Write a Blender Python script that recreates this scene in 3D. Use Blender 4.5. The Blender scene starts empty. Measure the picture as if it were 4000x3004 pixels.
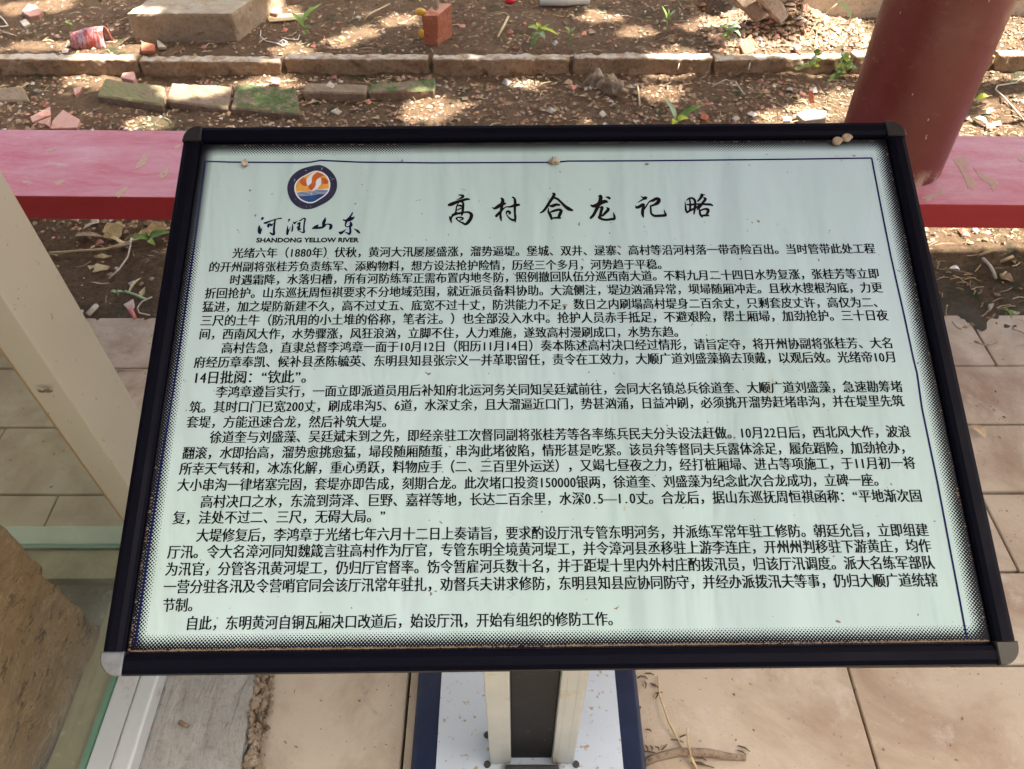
import bpy, bmesh, math, random
import numpy as np
from mathutils import Vector, Matrix, noise as mnoise

random.seed(7); rng = np.random.default_rng(7)
SC = bpy.context.scene
COL = SC.collection

# ------------------------------------------------------------------ camera
F, CX, CY = 3006.0, 2000.0, 1502.0          # the photograph's focal length and centre in its own pixels
CAM_H = 1.5
def _n(v): v = np.array(v, float); return v/np.linalg.norm(v)
up_c = -_n([2016-CX, 4268-CY, F])
fw_c = np.array([2000-CX, -1765-CY, F]); fw_c = _n(fw_c-(fw_c@up_c)*up_c)
rt_c = np.cross(fw_c, up_c)
if rt_c[0] < 0: rt_c = -rt_c
RWC = np.array([rt_c, fw_c, up_c])          # photo-camera coordinates -> world
CAM = np.array([0, 0, CAM_H])
cam_data = bpy.data.cameras.new('camera')
cam = bpy.data.objects.new('camera', cam_data); COL.objects.link(cam)
Rm = np.eye(4); Rm[:3, 0] = RWC[:, 0]; Rm[:3, 1] = -RWC[:, 1]; Rm[:3, 2] = -RWC[:, 2]; Rm[:3, 3] = CAM
cam.matrix_world = Matrix(Rm.tolist())
cam_data.sensor_width = 36; cam_data.lens = F/4000*36
cam_data.clip_start = .02; cam_data.clip_end = 600
cam_data.dof.use_dof = True; cam_data.dof.focus_distance = 1.0; cam_data.dof.aperture_fstop = 24
SC.camera = cam

# ------------------------------------------------------------------ light
S = np.array([.60, .15, 1.0])               # towards the sun
SU = _n(S)
el = math.asin(SU[2]); az = math.atan2(S[0], S[1])
w = bpy.data.worlds.new('World'); SC.world = w; w.use_nodes = True
nt = w.node_tree; bg = nt.nodes['Background']
sky = nt.nodes.new('ShaderNodeTexSky'); sky.sky_type = 'NISHITA'; sky.sun_disc = False
sky.sun_elevation = el; sky.sun_rotation = az; sky.air_density = .9; sky.dust_density = 6.0; sky.ozone_density = .6
hz = nt.nodes.new('ShaderNodeHueSaturation'); hz.inputs['Saturation'].default_value = .95   # hazy summer sky
nt.links.new(sky.outputs[0], hz.inputs['Color']); nt.links.new(hz.outputs[0], bg.inputs[0]); bg.inputs[1].default_value = .08
sl = bpy.data.lights.new('sun', 'SUN'); sl.energy = 5.0; sl.angle = math.radians(.53); sl.color = (1, .95, .86)
so = bpy.data.objects.new('sun', sl); COL.objects.link(so)
so.rotation_euler = Vector(SU.tolist()).to_track_quat('Z', 'Y').to_euler()
so.location = (6, 3, 9)
SC.view_settings.view_transform = 'Standard'; SC.view_settings.look = 'None'
SC.view_settings.exposure = 2.5; SC.view_settings.gamma = 1
SC.render.engine = 'CYCLES'
SC.cycles.use_denoising = True; SC.cycles.max_bounces = 10; SC.cycles.transparent_max_bounces = 16
SC.cycles.sample_clamp_indirect = 6

# ------------------------------------------------------------------ helpers
def ray(px, py): return RWC @ np.array([(px-CX)/F, (py-CY)/F, 1.0])
def G(px, py, z=0.0):
    d = ray(px, py); t = (z-CAM_H)/d[2]; return CAM+d*t
def PY(px, py, y):
    d = ray(px, py); return CAM+d*(y/d[1])
def PX(px, py, x):
    d = ray(px, py); return CAM+d*(x/d[0])
VL = _n(RWC @ _n([2088-CX, 4280-CY, F])) * -1     # lean of the upright members

def tag(o, label=None, cat=None, group=None, kind=None):
    if label: o['label'] = label
    if cat: o['category'] = cat
    if group: o['group'] = group
    if kind: o['kind'] = kind
    return o
def thing(name, label, cat, loc=(0, 0, 0), group=None):
    o = bpy.data.objects.new(name, None); COL.objects.link(o); o.location = loc
    o.empty_display_size = .05
    return tag(o, label, cat, group)
def wloc(o):
    p = Vector((0, 0, 0))
    while o is not None: p += o.location; o = o.parent
    return p
def mobj(name, verts, faces, mats, parent=None, smooth=False, midx=None):
    """verts in world coordinates; stored relative to the parent"""
    v = np.asarray(verts, float)
    if parent is not None: v = v-np.array(wloc(parent))
    me = bpy.data.meshes.new(name)
    me.from_pydata(v.tolist(), [], [list(map(int, f)) for f in faces] if not isinstance(faces, np.ndarray) else faces.tolist())
    if not isinstance(mats, (list, tuple)): mats = [mats]
    for m in mats: me.materials.append(m)
    if midx is not None: me.polygons.foreach_set('material_index', np.asarray(midx, np.int32))
    if smooth: me.polygons.foreach_set('use_smooth', np.ones(len(me.polygons), bool))
    me.update()
    o = bpy.data.objects.new(name, me); COL.objects.link(o)
    if parent is not None: o.parent = parent
    return o
def from_bm(name, bm, mats, parent=None, smooth=False):
    if parent is not None: bmesh.ops.translate(bm, vec=-wloc(parent), verts=bm.verts)
    me = bpy.data.meshes.new(name); bm.to_mesh(me); bm.free()
    if not isinstance(mats, (list, tuple)): mats = [mats]
    for m in mats: me.materials.append(m)
    if smooth: me.polygons.foreach_set('use_smooth', np.ones(len(me.polygons), bool))
    o = bpy.data.objects.new(name, me); COL.objects.link(o)
    if parent is not None: o.parent = parent
    return o
HEXF = [(0, 3, 2, 1), (4, 5, 6, 7), (0, 1, 5, 4), (1, 2, 6, 5), (2, 3, 7, 6), (3, 0, 4, 7)]
def hexbm(c8, bevel=0.0, cuts=0, amp=0, scale=10, seg=2, chip=0):
    """solid from 8 corners (4 bottom ccw, 4 top); optional bevel, subdivision and roughness"""
    bm = bmesh.new(); vs = [bm.verts.new(tuple(p)) for p in c8]
    for f in HEXF: bm.faces.new([vs[i] for i in f])
    if bevel: bmesh.ops.bevel(bm, geom=bm.edges[:], offset=bevel, segments=seg, affect='EDGES', profile=.6)
    if cuts:
        for _ in range(cuts):
            L = [e for e in bm.edges if e.calc_length() > max(.012, 0)]
            if not L: break
            mx = max(e.calc_length() for e in L)
            L = [e for e in L if e.calc_length() > mx*.55]
            bmesh.ops.subdivide_edges(bm, edges=L, cuts=1, use_grid_fill=True)
        bmesh.ops.triangulate(bm, faces=[f for f in bm.faces if len(f.verts) > 4])
    if amp:
        bm.normal_update(); off = Vector((random.random()*50, random.random()*50, 0))
        for v in bm.verts:
            n = mnoise.noise((v.co+off)*scale)+.5*mnoise.noise((v.co+off)*scale*2.7)+.25*mnoise.noise((v.co+off)*scale*7)
            c = mnoise.noise((v.co+off)*scale*1.3+Vector((9, 9, 9)))
            v.co += v.normal*(n*amp-(chip*max(0, c-.25) if chip else 0))
    return bm
def boxc(x0, x1, y0, y1, z0, z1):
    return [(x0, y0, z0), (x1, y0, z0), (x1, y1, z0), (x0, y1, z0), (x0, y0, z1), (x1, y0, z1), (x1, y1, z1), (x0, y1, z1)]
def box(name, x0, x1, y0, y1, z0, z1, mat, parent=None, bevel=.002, **k):
    return from_bm(name, hexbm(boxc(x0, x1, y0, y1, z0, z1), bevel, **k), mat, parent)
def tube_data(pts, rad, sides=6):
    pts = [np.array(p, float) for p in pts]; V = []; Fs = []
    if not hasattr(rad, '__len__'): rad = [rad]*len(pts)
    for i, p in enumerate(pts):
        d = _n(pts[min(i+1, len(pts)-1)]-pts[max(i-1, 0)]+1e-9)
        a = np.cross(d, [0, 0, 1.0]) if abs(d[2]) < .9 else np.cross(d, [1.0, 0, 0])
        a = _n(a); b = np.cross(d, a)
        for k in range(sides):
            t = 2*math.pi*k/sides; V.append(p+rad[i]*(math.cos(t)*a+math.sin(t)*b))
    for i in range(len(pts)-1):
        for k in range(sides):
            k2 = (k+1) % sides; Fs.append((i*sides+k, i*sides+k2, (i+1)*sides+k2, (i+1)*sides+k))
    Fs.append(tuple(range(sides))[::-1]); Fs.append(tuple((len(pts)-1)*sides+k for k in range(sides)))
    return V, Fs
def tube(name, pts, rad, mat, parent=None, sides=6):
    V, Fs = tube_data(pts, rad, sides); return mobj(name, V, Fs, mat, parent, smooth=True)
class Geo:
    def __init__(s): s.V = []; s.F = []; s.M = []
    def add(s, V, Fs, m=0):
        b = len(s.V); s.V.extend(V); s.F.extend([tuple(i+b for i in f) for f in Fs]); s.M.extend([m]*len(Fs))
    def build(s, name, mats, parent=None, smooth=False): return mobj(name, s.V, s.F, mats, parent, smooth, s.M)

# numpy value noise
_lat = rng.random((256, 256))
def vnoise(x, y):
    xi = np.floor(x).astype(int); yi = np.floor(y).astype(int); fx = x-xi; fy = y-yi
    fx = fx*fx*(3-2*fx); fy = fy*fy*(3-2*fy)
    g = lambda a, b: _lat[a & 255, b & 255]
    return (g(xi, yi)*(1-fx)+g(xi+1, yi)*fx)*(1-fy)+(g(xi, yi+1)*(1-fx)+g(xi+1, yi+1)*fx)*fy
def fbm(x, y, s, o=4, g=.5):
    r = 0; a = 1; t = 0
    for i in range(o): r = r+a*(vnoise(x*s+17.3*i+40, y*s+9.1*i+60)-.5); t += a; a *= g; s *= 2.1
    return r/t*2
def smst(a, b, x): t = np.clip((x-a)/(b-a), 0, 1); return t*t*(3-2*t)

# ------------------------------------------------------------------ materials
def mat(name, col, rough=.6, metal=0, spec=.5):
    m = bpy.data.materials.new(name); m.use_nodes = True; b = m.node_tree.nodes['Principled BSDF']
    b.inputs['Base Color'].default_value = (*col, 1); b.inputs['Roughness'].default_value = rough
    b.inputs['Metallic'].default_value = metal; b.inputs['Specular IOR Level'].default_value = spec
    m.diffuse_color = (*col, 1)
    return m
class N:
    def __init__(s, m): s.m = m; s.t = m.node_tree; s.b = s.t.nodes['Principled BSDF']
    def new(s, t, **k):
        n = s.t.nodes.new(t)
        for a, v in k.items(): setattr(n, a, v)
        return n
    def link(s, a, b): s.t.links.new(a, b)
    def coord(s, obj=True):
        if not hasattr(s, '_c'):
            s._c = s.new('ShaderNodeNewGeometry').outputs['Position']
        return s._c
    def noise(s, scale, detail=6, rough=.6, vec=None, dist=0, stretch=None):
        n = s.new('ShaderNodeTexNoise'); n.inputs['Scale'].default_value = scale; n.inputs['Detail'].default_value = detail
        n.inputs['Roughness'].default_value = rough; n.inputs['Distortion'].default_value = dist
        v = vec or s.coord()
        if stretch:
            mp = s.new('ShaderNodeMapping'); mp.inputs['Scale'].default_value = stretch; s.link(v, mp.inputs[0]); v = mp.outputs[0]
        s.link(v, n.inputs['Vector']); return n.outputs['Fac']
    def ramp(s, fac, a, b, c0=(0, 0, 0), c1=(1, 1, 1)):
        r = s.new('ShaderNodeValToRGB'); r.color_ramp.elements[0].position = a; r.color_ramp.elements[1].position = b
        r.color_ramp.elements[0].color = (*c0, 1); r.color_ramp.elements[1].color = (*c1, 1); s.link(fac, r.inputs[0]); return r.outputs[0]
    def rng(s, v, a, b, c=0.0, d=1.0):
        n = s.new('ShaderNodeMapRange', clamp=True); s.link(v, n.inputs[0])
        for i, q in enumerate((a, b, c, d)): n.inputs[i+1].default_value = q
        return n.outputs[0]
    def mix(s, fac, a, b):
        n = s.new('ShaderNodeMix', data_type='RGBA')
        if isinstance(fac, float): n.inputs[0].default_value = fac
        else: s.link(fac, n.inputs[0])
        for i, v in ((6, a), (7, b)):
            if isinstance(v, tuple): n.inputs[i].default_value = (*v, 1)
            else: s.link(v, n.inputs[i])
        return n.outputs[2]
    def math(s, op, a, b=0.0, clamp=False):
        n = s.new('ShaderNodeMath', operation=op, use_clamp=clamp)
        for i, v in ((0, a), (1, b)):
            if isinstance(v, (int, float)): n.inputs[i].default_value = v
            else: s.link(v, n.inputs[i])
        return n.outputs[0]
    def color(s, c): s.link(c, s.b.inputs['Base Color'])
    def rough(s, c): s.link(c, s.b.inputs['Roughness'])
    def bump(s, h, dist=.002, strength=1.0):
        n = s.new('ShaderNodeBump'); n.inputs['Distance'].default_value = dist; n.inputs['Strength'].default_value = strength
        s.link(h, n.inputs['Height'])
        if s.b.inputs['Normal'].is_linked: s.link(s.b.inputs['Normal'].links[0].from_socket, n.inputs['Normal'])
        s.link(n.outputs[0], s.b.inputs['Normal'])
def mottled(name, c0, c1, scale=6, rough=.85, bump=.002, bscale=60, c2=None, s2=30, t2=(.55, .7), spec=.3, a=.35, b=.65, island=0):
    m = mat(name, c0, rough, spec=spec); n = N(m)
    c = n.mix(n.ramp(n.noise(scale), a, b), c0, c1)
    if c2: c = n.mix(n.ramp(n.noise(s2, 5, .7), *t2), c, c2)
    if island:
        gi = n.new('ShaderNodeNewGeometry').outputs['Random Per Island']
        hv = n.new('ShaderNodeHueSaturation'); n.link(c, hv.inputs['Color'])
        n.link(n.math('ADD', n.math('MULTIPLY', gi, island*2), 1-island), hv.inputs['Value']); c = hv.outputs[0]
    n.color(c); n.bump(n.noise(bscale, 6, .7), bump)
    return m
M = {}
m = mat('soil', (.2, .13, .08), .95, spec=.15); n = N(m)
c = n.mix(n.ramp(n.noise(2.2, 4), .35, .65), (.27, .155, .085), (.46, .295, .175))
c = n.mix(n.ramp(n.noise(38, 6, .75), .42, .62), c, (.50, .335, .21))
c = n.mix(n.ramp(n.noise(90, 4, .8), .3, .46, (1, 1, 1), (0, 0, 0)), c, (.10, .062, .04))
c = n.mix(n.ramp(n.math('MULTIPLY', n.noise(3.1, 3), n.noise(17, 5, .7)), .28, .40), c, (.15, .16, .085))
sx = n.new('ShaderNodeSeparateXYZ'); n.link(n.coord(), sx.inputs[0])
yy = n.math('ADD', sx.outputs['Y'], n.math('MULTIPLY', n.math('SUBTRACT', n.noise(4, 4), .5), .5))
c = n.mix(n.rng(yy, 1.58, 1.72, 1, 0), c, (.47, .36, .27))      # pale paving dust trodden into the edge
gr = n.math('MULTIPLY', n.math('MULTIPLY', n.rng(sx.outputs['X'], .9, 1.1), n.rng(yy, 1.66, 1.85, 1, 0)), n.ramp(n.noise(9, 6, .7), .4, .6))
c = n.mix(gr, c, (.30, .285, .20))
n.color(c); n.bump(n.noise(55, 8, .8), .02); n.bump(n.noise(220, 4, .8), .004); M['soil'] = m
M['soil_far'] = mottled('soil_far', (.17, .11, .07), (.28, .2, .13), 1.5, .95, .01, 30)
m = mat('tile', (.4, .3, .22), .72, spec=.35); n = N(m)
oi = n.new('ShaderNodeObjectInfo').outputs['Random']
c = n.mix(oi, (.50, .405, .29), (.55, .47, .36))
c = n.mix(n.ramp(n.noise(3.0, 6, .65, dist=.6), .42, .68), c, (.30, .20, .125))
c = n.mix(n.ramp(n.noise(9, 6, .7), .55, .75), c, (.58, .50, .41))
c = n.mix(n.ramp(n.noise(95, 3, .6), .675, .70), c, (.20, .13, .08))
c = n.mix(n.ramp(n.noise(7, 6, .75, dist=1.2), .60, .72), c, (.33, .28, .22))
n.color(c); n.bump(n.noise(180, 4, .7), .0009); n.bump(n.noise(8, 4), .003); n.rough(n.ramp(n.noise(5), .3, .7, (.55,)*3, (.85,)*3)); M['tile'] = m
m = mat('joint_dirt', (.1, .07, .05), .95, spec=.1); n = N(m); sx = n.new('ShaderNodeSeparateXYZ'); n.link(n.coord(), sx.inputs[0])
far_ = n.math('ADD', sx.outputs['Y'], n.math('MULTIPLY', n.noise(2.5), .5))
n.color(n.mix(n.rng(far_, .82, 1.1), n.mix(n.ramp(n.noise(20), .4, .6), (.05, .032, .022), (.11, .07, .045)), (.29, .205, .14))); M['joint'] = m
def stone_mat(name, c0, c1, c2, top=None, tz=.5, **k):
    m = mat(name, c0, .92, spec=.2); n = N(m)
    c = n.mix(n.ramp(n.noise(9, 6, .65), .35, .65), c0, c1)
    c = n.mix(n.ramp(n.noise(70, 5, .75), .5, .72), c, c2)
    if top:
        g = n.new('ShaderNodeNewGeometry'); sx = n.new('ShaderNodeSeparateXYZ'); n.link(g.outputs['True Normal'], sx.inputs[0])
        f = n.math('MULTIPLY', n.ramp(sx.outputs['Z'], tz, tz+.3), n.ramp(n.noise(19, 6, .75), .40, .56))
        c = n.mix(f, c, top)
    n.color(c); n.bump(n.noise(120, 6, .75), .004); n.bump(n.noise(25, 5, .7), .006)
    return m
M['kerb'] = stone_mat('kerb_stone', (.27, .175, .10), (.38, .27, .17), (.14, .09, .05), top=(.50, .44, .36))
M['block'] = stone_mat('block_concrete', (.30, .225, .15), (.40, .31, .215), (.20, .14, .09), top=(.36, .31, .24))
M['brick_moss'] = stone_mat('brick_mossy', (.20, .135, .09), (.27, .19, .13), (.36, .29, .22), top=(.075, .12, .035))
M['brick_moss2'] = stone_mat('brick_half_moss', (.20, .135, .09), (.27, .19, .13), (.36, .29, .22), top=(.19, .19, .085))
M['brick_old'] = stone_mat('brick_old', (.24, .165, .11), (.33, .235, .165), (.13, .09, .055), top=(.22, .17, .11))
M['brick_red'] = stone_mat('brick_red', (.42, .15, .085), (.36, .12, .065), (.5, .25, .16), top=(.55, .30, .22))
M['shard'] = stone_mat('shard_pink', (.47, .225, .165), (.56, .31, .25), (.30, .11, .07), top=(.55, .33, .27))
M['shard_red'] = stone_mat('shard_red', (.46, .14, .08), (.52, .2, .12), (.26, .08, .05))
M['pale'] = stone_mat('stone_pale', (.42, .36, .27), (.52, .46, .37), (.25, .2, .14))
M['slab'] = stone_mat('stone_slab', (.40, .33, .27), (.50, .42, .35), (.2, .14, .1))
M['wallstone'] = stone_mat('wall_stone', (.44, .38, .30), (.52, .45, .37), (.26, .2, .15))
# painted bench
def paint(name, c0, c1, c2, t=(.5, .62), rough=.5):
    m = mat(name, c0, rough, spec=.4); n = N(m)
    c = n.mix(n.ramp(n.noise(7, 8, .75, stretch=(.5, 1.6, 1.6), dist=.4), .36, .64), c0, c1)
    c = n.mix(n.ramp(n.noise(46, 7, .8, stretch=(.5, 1.2, 1.2)), .52, .72), c, n.mix(.45, c0, c1))
    c = n.mix(n.ramp(n.noise(11, 6, .7, dist=.5, stretch=(.7, 1, 1)), t[0], t[1]), c, c2)
    n.color(c); n.bump(n.noise(40, 6, .7), .0015); return m
M['bench_top'] = paint('bench_top_dust_sheen', (.56, .13, .17), (.66, .33, .37), (.56, .46, .36), (.655, .69))  # paler than the sides: settled dust, and sky sheen mixed into the colour
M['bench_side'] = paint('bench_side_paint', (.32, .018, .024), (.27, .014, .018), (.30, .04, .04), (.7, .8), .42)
m = mat('column_paint', (.25, .04, .035), .36, spec=.45); n = N(m)
c = n.mix(n.ramp(n.noise(3, 5, .6), .3, .7), (.11, .016, .013), (.14, .026, .020))
c = n.mix(n.ramp(n.noise(8, 6, .75, dist=.8, stretch=(1.6, 1.6, 3.4)), .60, .74), c, (.27, .095, .075))
c = n.mix(n.ramp(n.noise(75, 2, .5, stretch=(1, 1, .5)), .755, .77), c, (.6, .4, .33))
sx = n.new('ShaderNodeSeparateXYZ'); n.link(n.coord(), sx.inputs[0])
low = n.math('MULTIPLY', n.ramp(sx.outputs['Z'], .452, .50, (1, 1, 1), (0, 0, 0)), n.ramp(n.noise(34, 6, .7, dist=.4), .46, .58))
c = n.mix(low, c, (.50, .38, .28))
n.color(c); n.bump(n.noise(4, 5), .01); n.rough(n.ramp(n.noise(12, 6), .3, .7, (.3,)*3, (.52,)*3)); M['column'] = m
M['frame'] = mat('frame_black', (.004, .005, .012), .45, .0, spec=.06)
n = N(M['frame']); n.color(n.mix(n.ramp(n.noise(70, 5, .8), .66, .78), (.0018, .0018, .0055), (.014, .012, .012))); n.rough(n.ramp(n.noise(15, 4), .3, .7, (.4,)*3, (.55,)*3))
M['inner_lip'] = mat('inner_lip', (.022, .019, .018), .5)
M['cap_silver'] = mat('cap_silver', (.50, .50, .47), .33, .85); n = N(M['cap_silver']); n.rough(n.ramp(n.noise(60, 5, .8), .3, .7, (.25,)*3, (.55,)*3)); n.color(n.mix(n.ramp(n.noise(25, 5, .7), .4, .7), (.25, .26, .27), (.12, .11, .09)))
M['cap_dark'] = mat('cap_dark', (.012, .012, .013), .45, .3)
M['cap_olive'] = mat('cap_olive', (.035, .032, .024), .4, .7)
M['white_post'] = mottled('post_white', (.31, .345, .35), (.37, .405, .41), 10, .38, .0003, 60, (.27, .24, .17), 20, (.58, .72), spec=.5)
M['navy'] = mottled('base_navy', (.008, .016, .045), (.014, .024, .06), 20, .3, .0004, 50, (.2, .19, .18), 160, (.70, .74), spec=.6)
M['white_plate'] = mottled('plate_white', (.53, .59, .64), (.58, .64, .68), 6, .22, .0002, 40, (.40, .30, .17), 60, (.60, .64), spec=.6)
M['black_panel'] = mottled('panel_black', (.006, .0065, .009), (.010, .011, .014), 8, .6, .0003, 90, (.10, .095, .09), 60, (.62, .8), spec=.15)
M['rubber'] = mottled('rubber', (.03, .032, .036), (.06, .06, .06), 30, .6, .0006, 60)
M['alu'] = mottled('case_aluminium', (.34, .33, .27), (.37, .36, .295), 4, .42, .0002, 50, (.22, .17, .11), 65, (.655, .68), spec=.5)
M['alu_side'] = M['alu']
M['sill'] = mottled('sill_aluminium', (.44, .465, .46), (.50, .52, .51), 8, .38, .0003, 50, (.34, .26, .19), 14, (.60, .74), spec=.5)
M['sill_in'] = mottled('sill_dusty', (.24, .21, .12), (.33, .30, .18), 14, .8, .001, 80, (.42, .43, .30), 22, (.6, .75))
M['gasket'] = mat('gasket_brown', (.30, .22, .10), .45)
M['plinth'] = stone_mat('plinth_concrete', (.37, .36, .32), (.44, .43, .385), (.30, .28, .235))
n = N(M['plinth']); n.bump(n.noise(13, 6, .6, dist=1.2, stretch=(1.6, .28, 1)), .014)
M['crumble'] = mottled('crumbled_mortar', (.25, .18, .11), (.44, .36, .26), 40, .95, .005, 120, (.09, .06, .035), 50, (.55, .68))
m = mat('stele_stone', (.3, .2, .12), .9, spec=.2); n = N(m)
c = n.mix(n.ramp(n.noise(4.5, 8, .7, dist=.4), .35, .68), (.44, .27, .14), (.27, .155, .075))
c = n.mix(n.ramp(n.noise(70, 6, .85, stretch=(1, .35, 1)), .50, .62), c, (.52, .36, .21))
c = n.mix(n.ramp(n.noise(45, 6, .85, stretch=(1, .5, 1)), .38, .47, (1, 1, 1), (0, 0, 0)), c, (.10, .055, .03))
c = n.mix(n.ramp(n.noise(2.6, 5, .6), .52, .72), c, (.13, .085, .05))
n.color(c); n.bump(n.noise(30, 8, .8, stretch=(1, .6, 1)), .035); n.bump(n.noise(160, 5, .8), .004); M['stele'] = m
M['case_floor'] = mottled('case_floor_dirt', (.12, .10, .075), (.2, .18, .13), 9, .9, .002, 60, (.32, .33, .25), 25, (.58, .75))
def glass(name, tint, refl=.9, dirt=.05):
    m = bpy.data.materials.new(name); m.use_nodes = True; t = m.node_tree; t.nodes.clear()
    o = t.nodes.new('ShaderNodeOutputMaterial'); tr = t.nodes.new('ShaderNodeBsdfTransparent'); gl = t.nodes.new('ShaderNodeBsdfGlossy')
    df = t.nodes.new('ShaderNodeBsdfDiffuse'); fr = t.nodes.new('ShaderNodeFresnel'); bf = t.nodes.new('ShaderNodeNewGeometry'); br_ = t.nodes.new('ShaderNodeMapRange'); br_.inputs[3].default_value = 1.45; br_.inputs[4].default_value = 1/1.45; t.links.new(bf.outputs['Backfacing'], br_.inputs[0]); t.links.new(br_.outputs[0], fr.inputs[0])
    tr.inputs[0].default_value = (*tint, 1); gl.inputs['Roughness'].default_value = .03; df.inputs[0].default_value = (.55, .62, .52, 1)
    mx = t.nodes.new('ShaderNodeMixShader'); m2 = t.nodes.new('ShaderNodeMixShader')
    nz = t.nodes.new('ShaderNodeTexNoise'); nz.inputs['Scale'].default_value = 7; nz.inputs['Detail'].default_value = 8
    g = t.nodes.new('ShaderNodeNewGeometry'); t.links.new(g.outputs['Position'], nz.inputs['Vector'])
    mr = t.nodes.new('ShaderNodeMapRange'); mr.inputs[1].default_value = .35; mr.inputs[2].default_value = .75; mr.inputs[3].default_value = dirt*.5; mr.inputs[4].default_value = dirt*1.8
    t.links.new(nz.outputs['Fac'], mr.inputs[0])
    t.links.new(fr.outputs[0], mx.inputs[0]); t.links.new(tr.outputs[0], mx.inputs[1]); t.links.new(gl.outputs[0], mx.inputs[2])
    t.links.new(mr.outputs[0], m2.inputs[0]); t.links.new(mx.outputs[0], m2.inputs[1]); t.links.new(df.outputs[0], m2.inputs[2])
    t.links.new(m2.outputs[0], o.inputs[0]); return m
M['glass'] = glass('case_glass', (.965, .982, .945), dirt=.014)
M['glass_edge'] = mat('glass_edge_green', (.12, .26, .17), .2, spec=.6)
M['leaf'] = mottled('leaf_green', (.10, .19, .035), (.16, .27, .06), 30, .5, .0003, 60, island=.3)
M['leaf_light'] = mottled('leaf_light', (.24, .38, .07), (.32, .46, .12), 30, .5, .0003, 60, island=.2)
M['leaf_pale'] = mottled('leaf_pale', (.28, .40, .22), (.36, .48, .30), 30, .5, .0003, 60)
M['leaf_yellow'] = mottled('leaf_yellow', (.52, .55, .05), (.45, .55, .08), 30, .5, .0003, 60)
M['straw'] = mottled('straw', (.46, .34, .18), (.58, .46, .28), 40, .8, .0005, 90, island=.45)
M['husk'] = mottled('husk', (.55, .45, .26), (.42, .32, .17), 18, .8, .002, 90, (.25, .17, .09), 40, (.6, .75), island=.2)
M['twig'] = mottled('twig', (.33, .25, .17), (.45, .36, .26), 50, .85, .001, 120)
M['twig_pale'] = mottled('twig_pale', (.55, .48, .38), (.45, .38, .29), 50, .8, .001, 120)
M['bark'] = mottled('bark', (.22, .15, .095), (.42, .33, .23), 60, .9, .003, 140, (.1, .065, .04), 60, (.55, .7))
M['dark_bit'] = mat('dark_bit', (.13, .08, .05), .9)
M['crumb'] = mottled('crumb_soil', (.25, .155, .095), (.42, .295, .195), 20, .95, .002, 120, island=.4)
M['chip_red'] = mottled('chip_red', (.42, .15, .09), (.50, .26, .2), 20, .9, .001, 90, island=.35)
M['chip_grey'] = mottled('chip_grey', (.34, .31, .27), (.48, .45, .4), 20, .9, .001, 90, island=.4)
M['glaze'] = mat('glaze_red', (.30, .05, .03), .12, spec=.8); n = N(M['glaze']); n.color(n.mix(n.ramp(n.noise(22, 5, .7, stretch=(3, 3, 1)), .45, .6), (.34, .055, .035), (.44, .30, .33)))
M['shell'] = mottled('shell', (.33, .22, .13), (.48, .37, .25), 90, .5, .0004, 200, (.3, .17, .09), 150, (.55, .65))
M['mud'] = mottled('mud_nest', (.40, .33, .22), (.54, .47, .35), 150, .9, .001, 300, (.22, .15, .09), 160, (.5, .65))
M['dust'] = mottled('dust_line', (.26, .17, .10), (.17, .11, .065), 90, .95, .001, 300)
M['plastic_w'] = mat('plastic_white', (.68, .66, .62), .4); M['plastic_r'] = mat('plastic_red', (.6, .02, .03), .35)
M['orange'] = mat('orange_cap', (.62, .33, .04), .5)
M['leaf_tree'] = mottled('tree_leaf', (.05, .11, .02), (.08, .16, .035), 3, .5, .0003, 30)
_t = M['leaf_tree'].node_tree; _p = _t.nodes['Principled BSDF']; _tr = _t.nodes.new('ShaderNodeBsdfTranslucent'); _tr.inputs[0].default_value = (.42, .46, .16, 1)
_mx = _t.nodes.new('ShaderNodeMixShader'); _mx.inputs[0].default_value = .5; _o = [q for q in _t.nodes if q.type == 'OUTPUT_MATERIAL'][0]
_t.links.new(_p.outputs[0], _mx.inputs[1]); _t.links.new(_tr.outputs[0], _mx.inputs[2]); _t.links.new(_mx.outputs[0], _o.inputs[0])
M['bark_tree'] = mottled('tree_bark', (.09, .065, .045), (.16, .12, .09), 12, .9, .01, 40)
M['roof_tile'] = mottled('roof_tile', (.10, .10, .10), (.16, .16, .155), 8, .8, .003, 40)
M['roof_under'] = mottled('roof_board', (.42, .36, .28), (.50, .44, .35), 5, .7, .002, 40)

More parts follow.
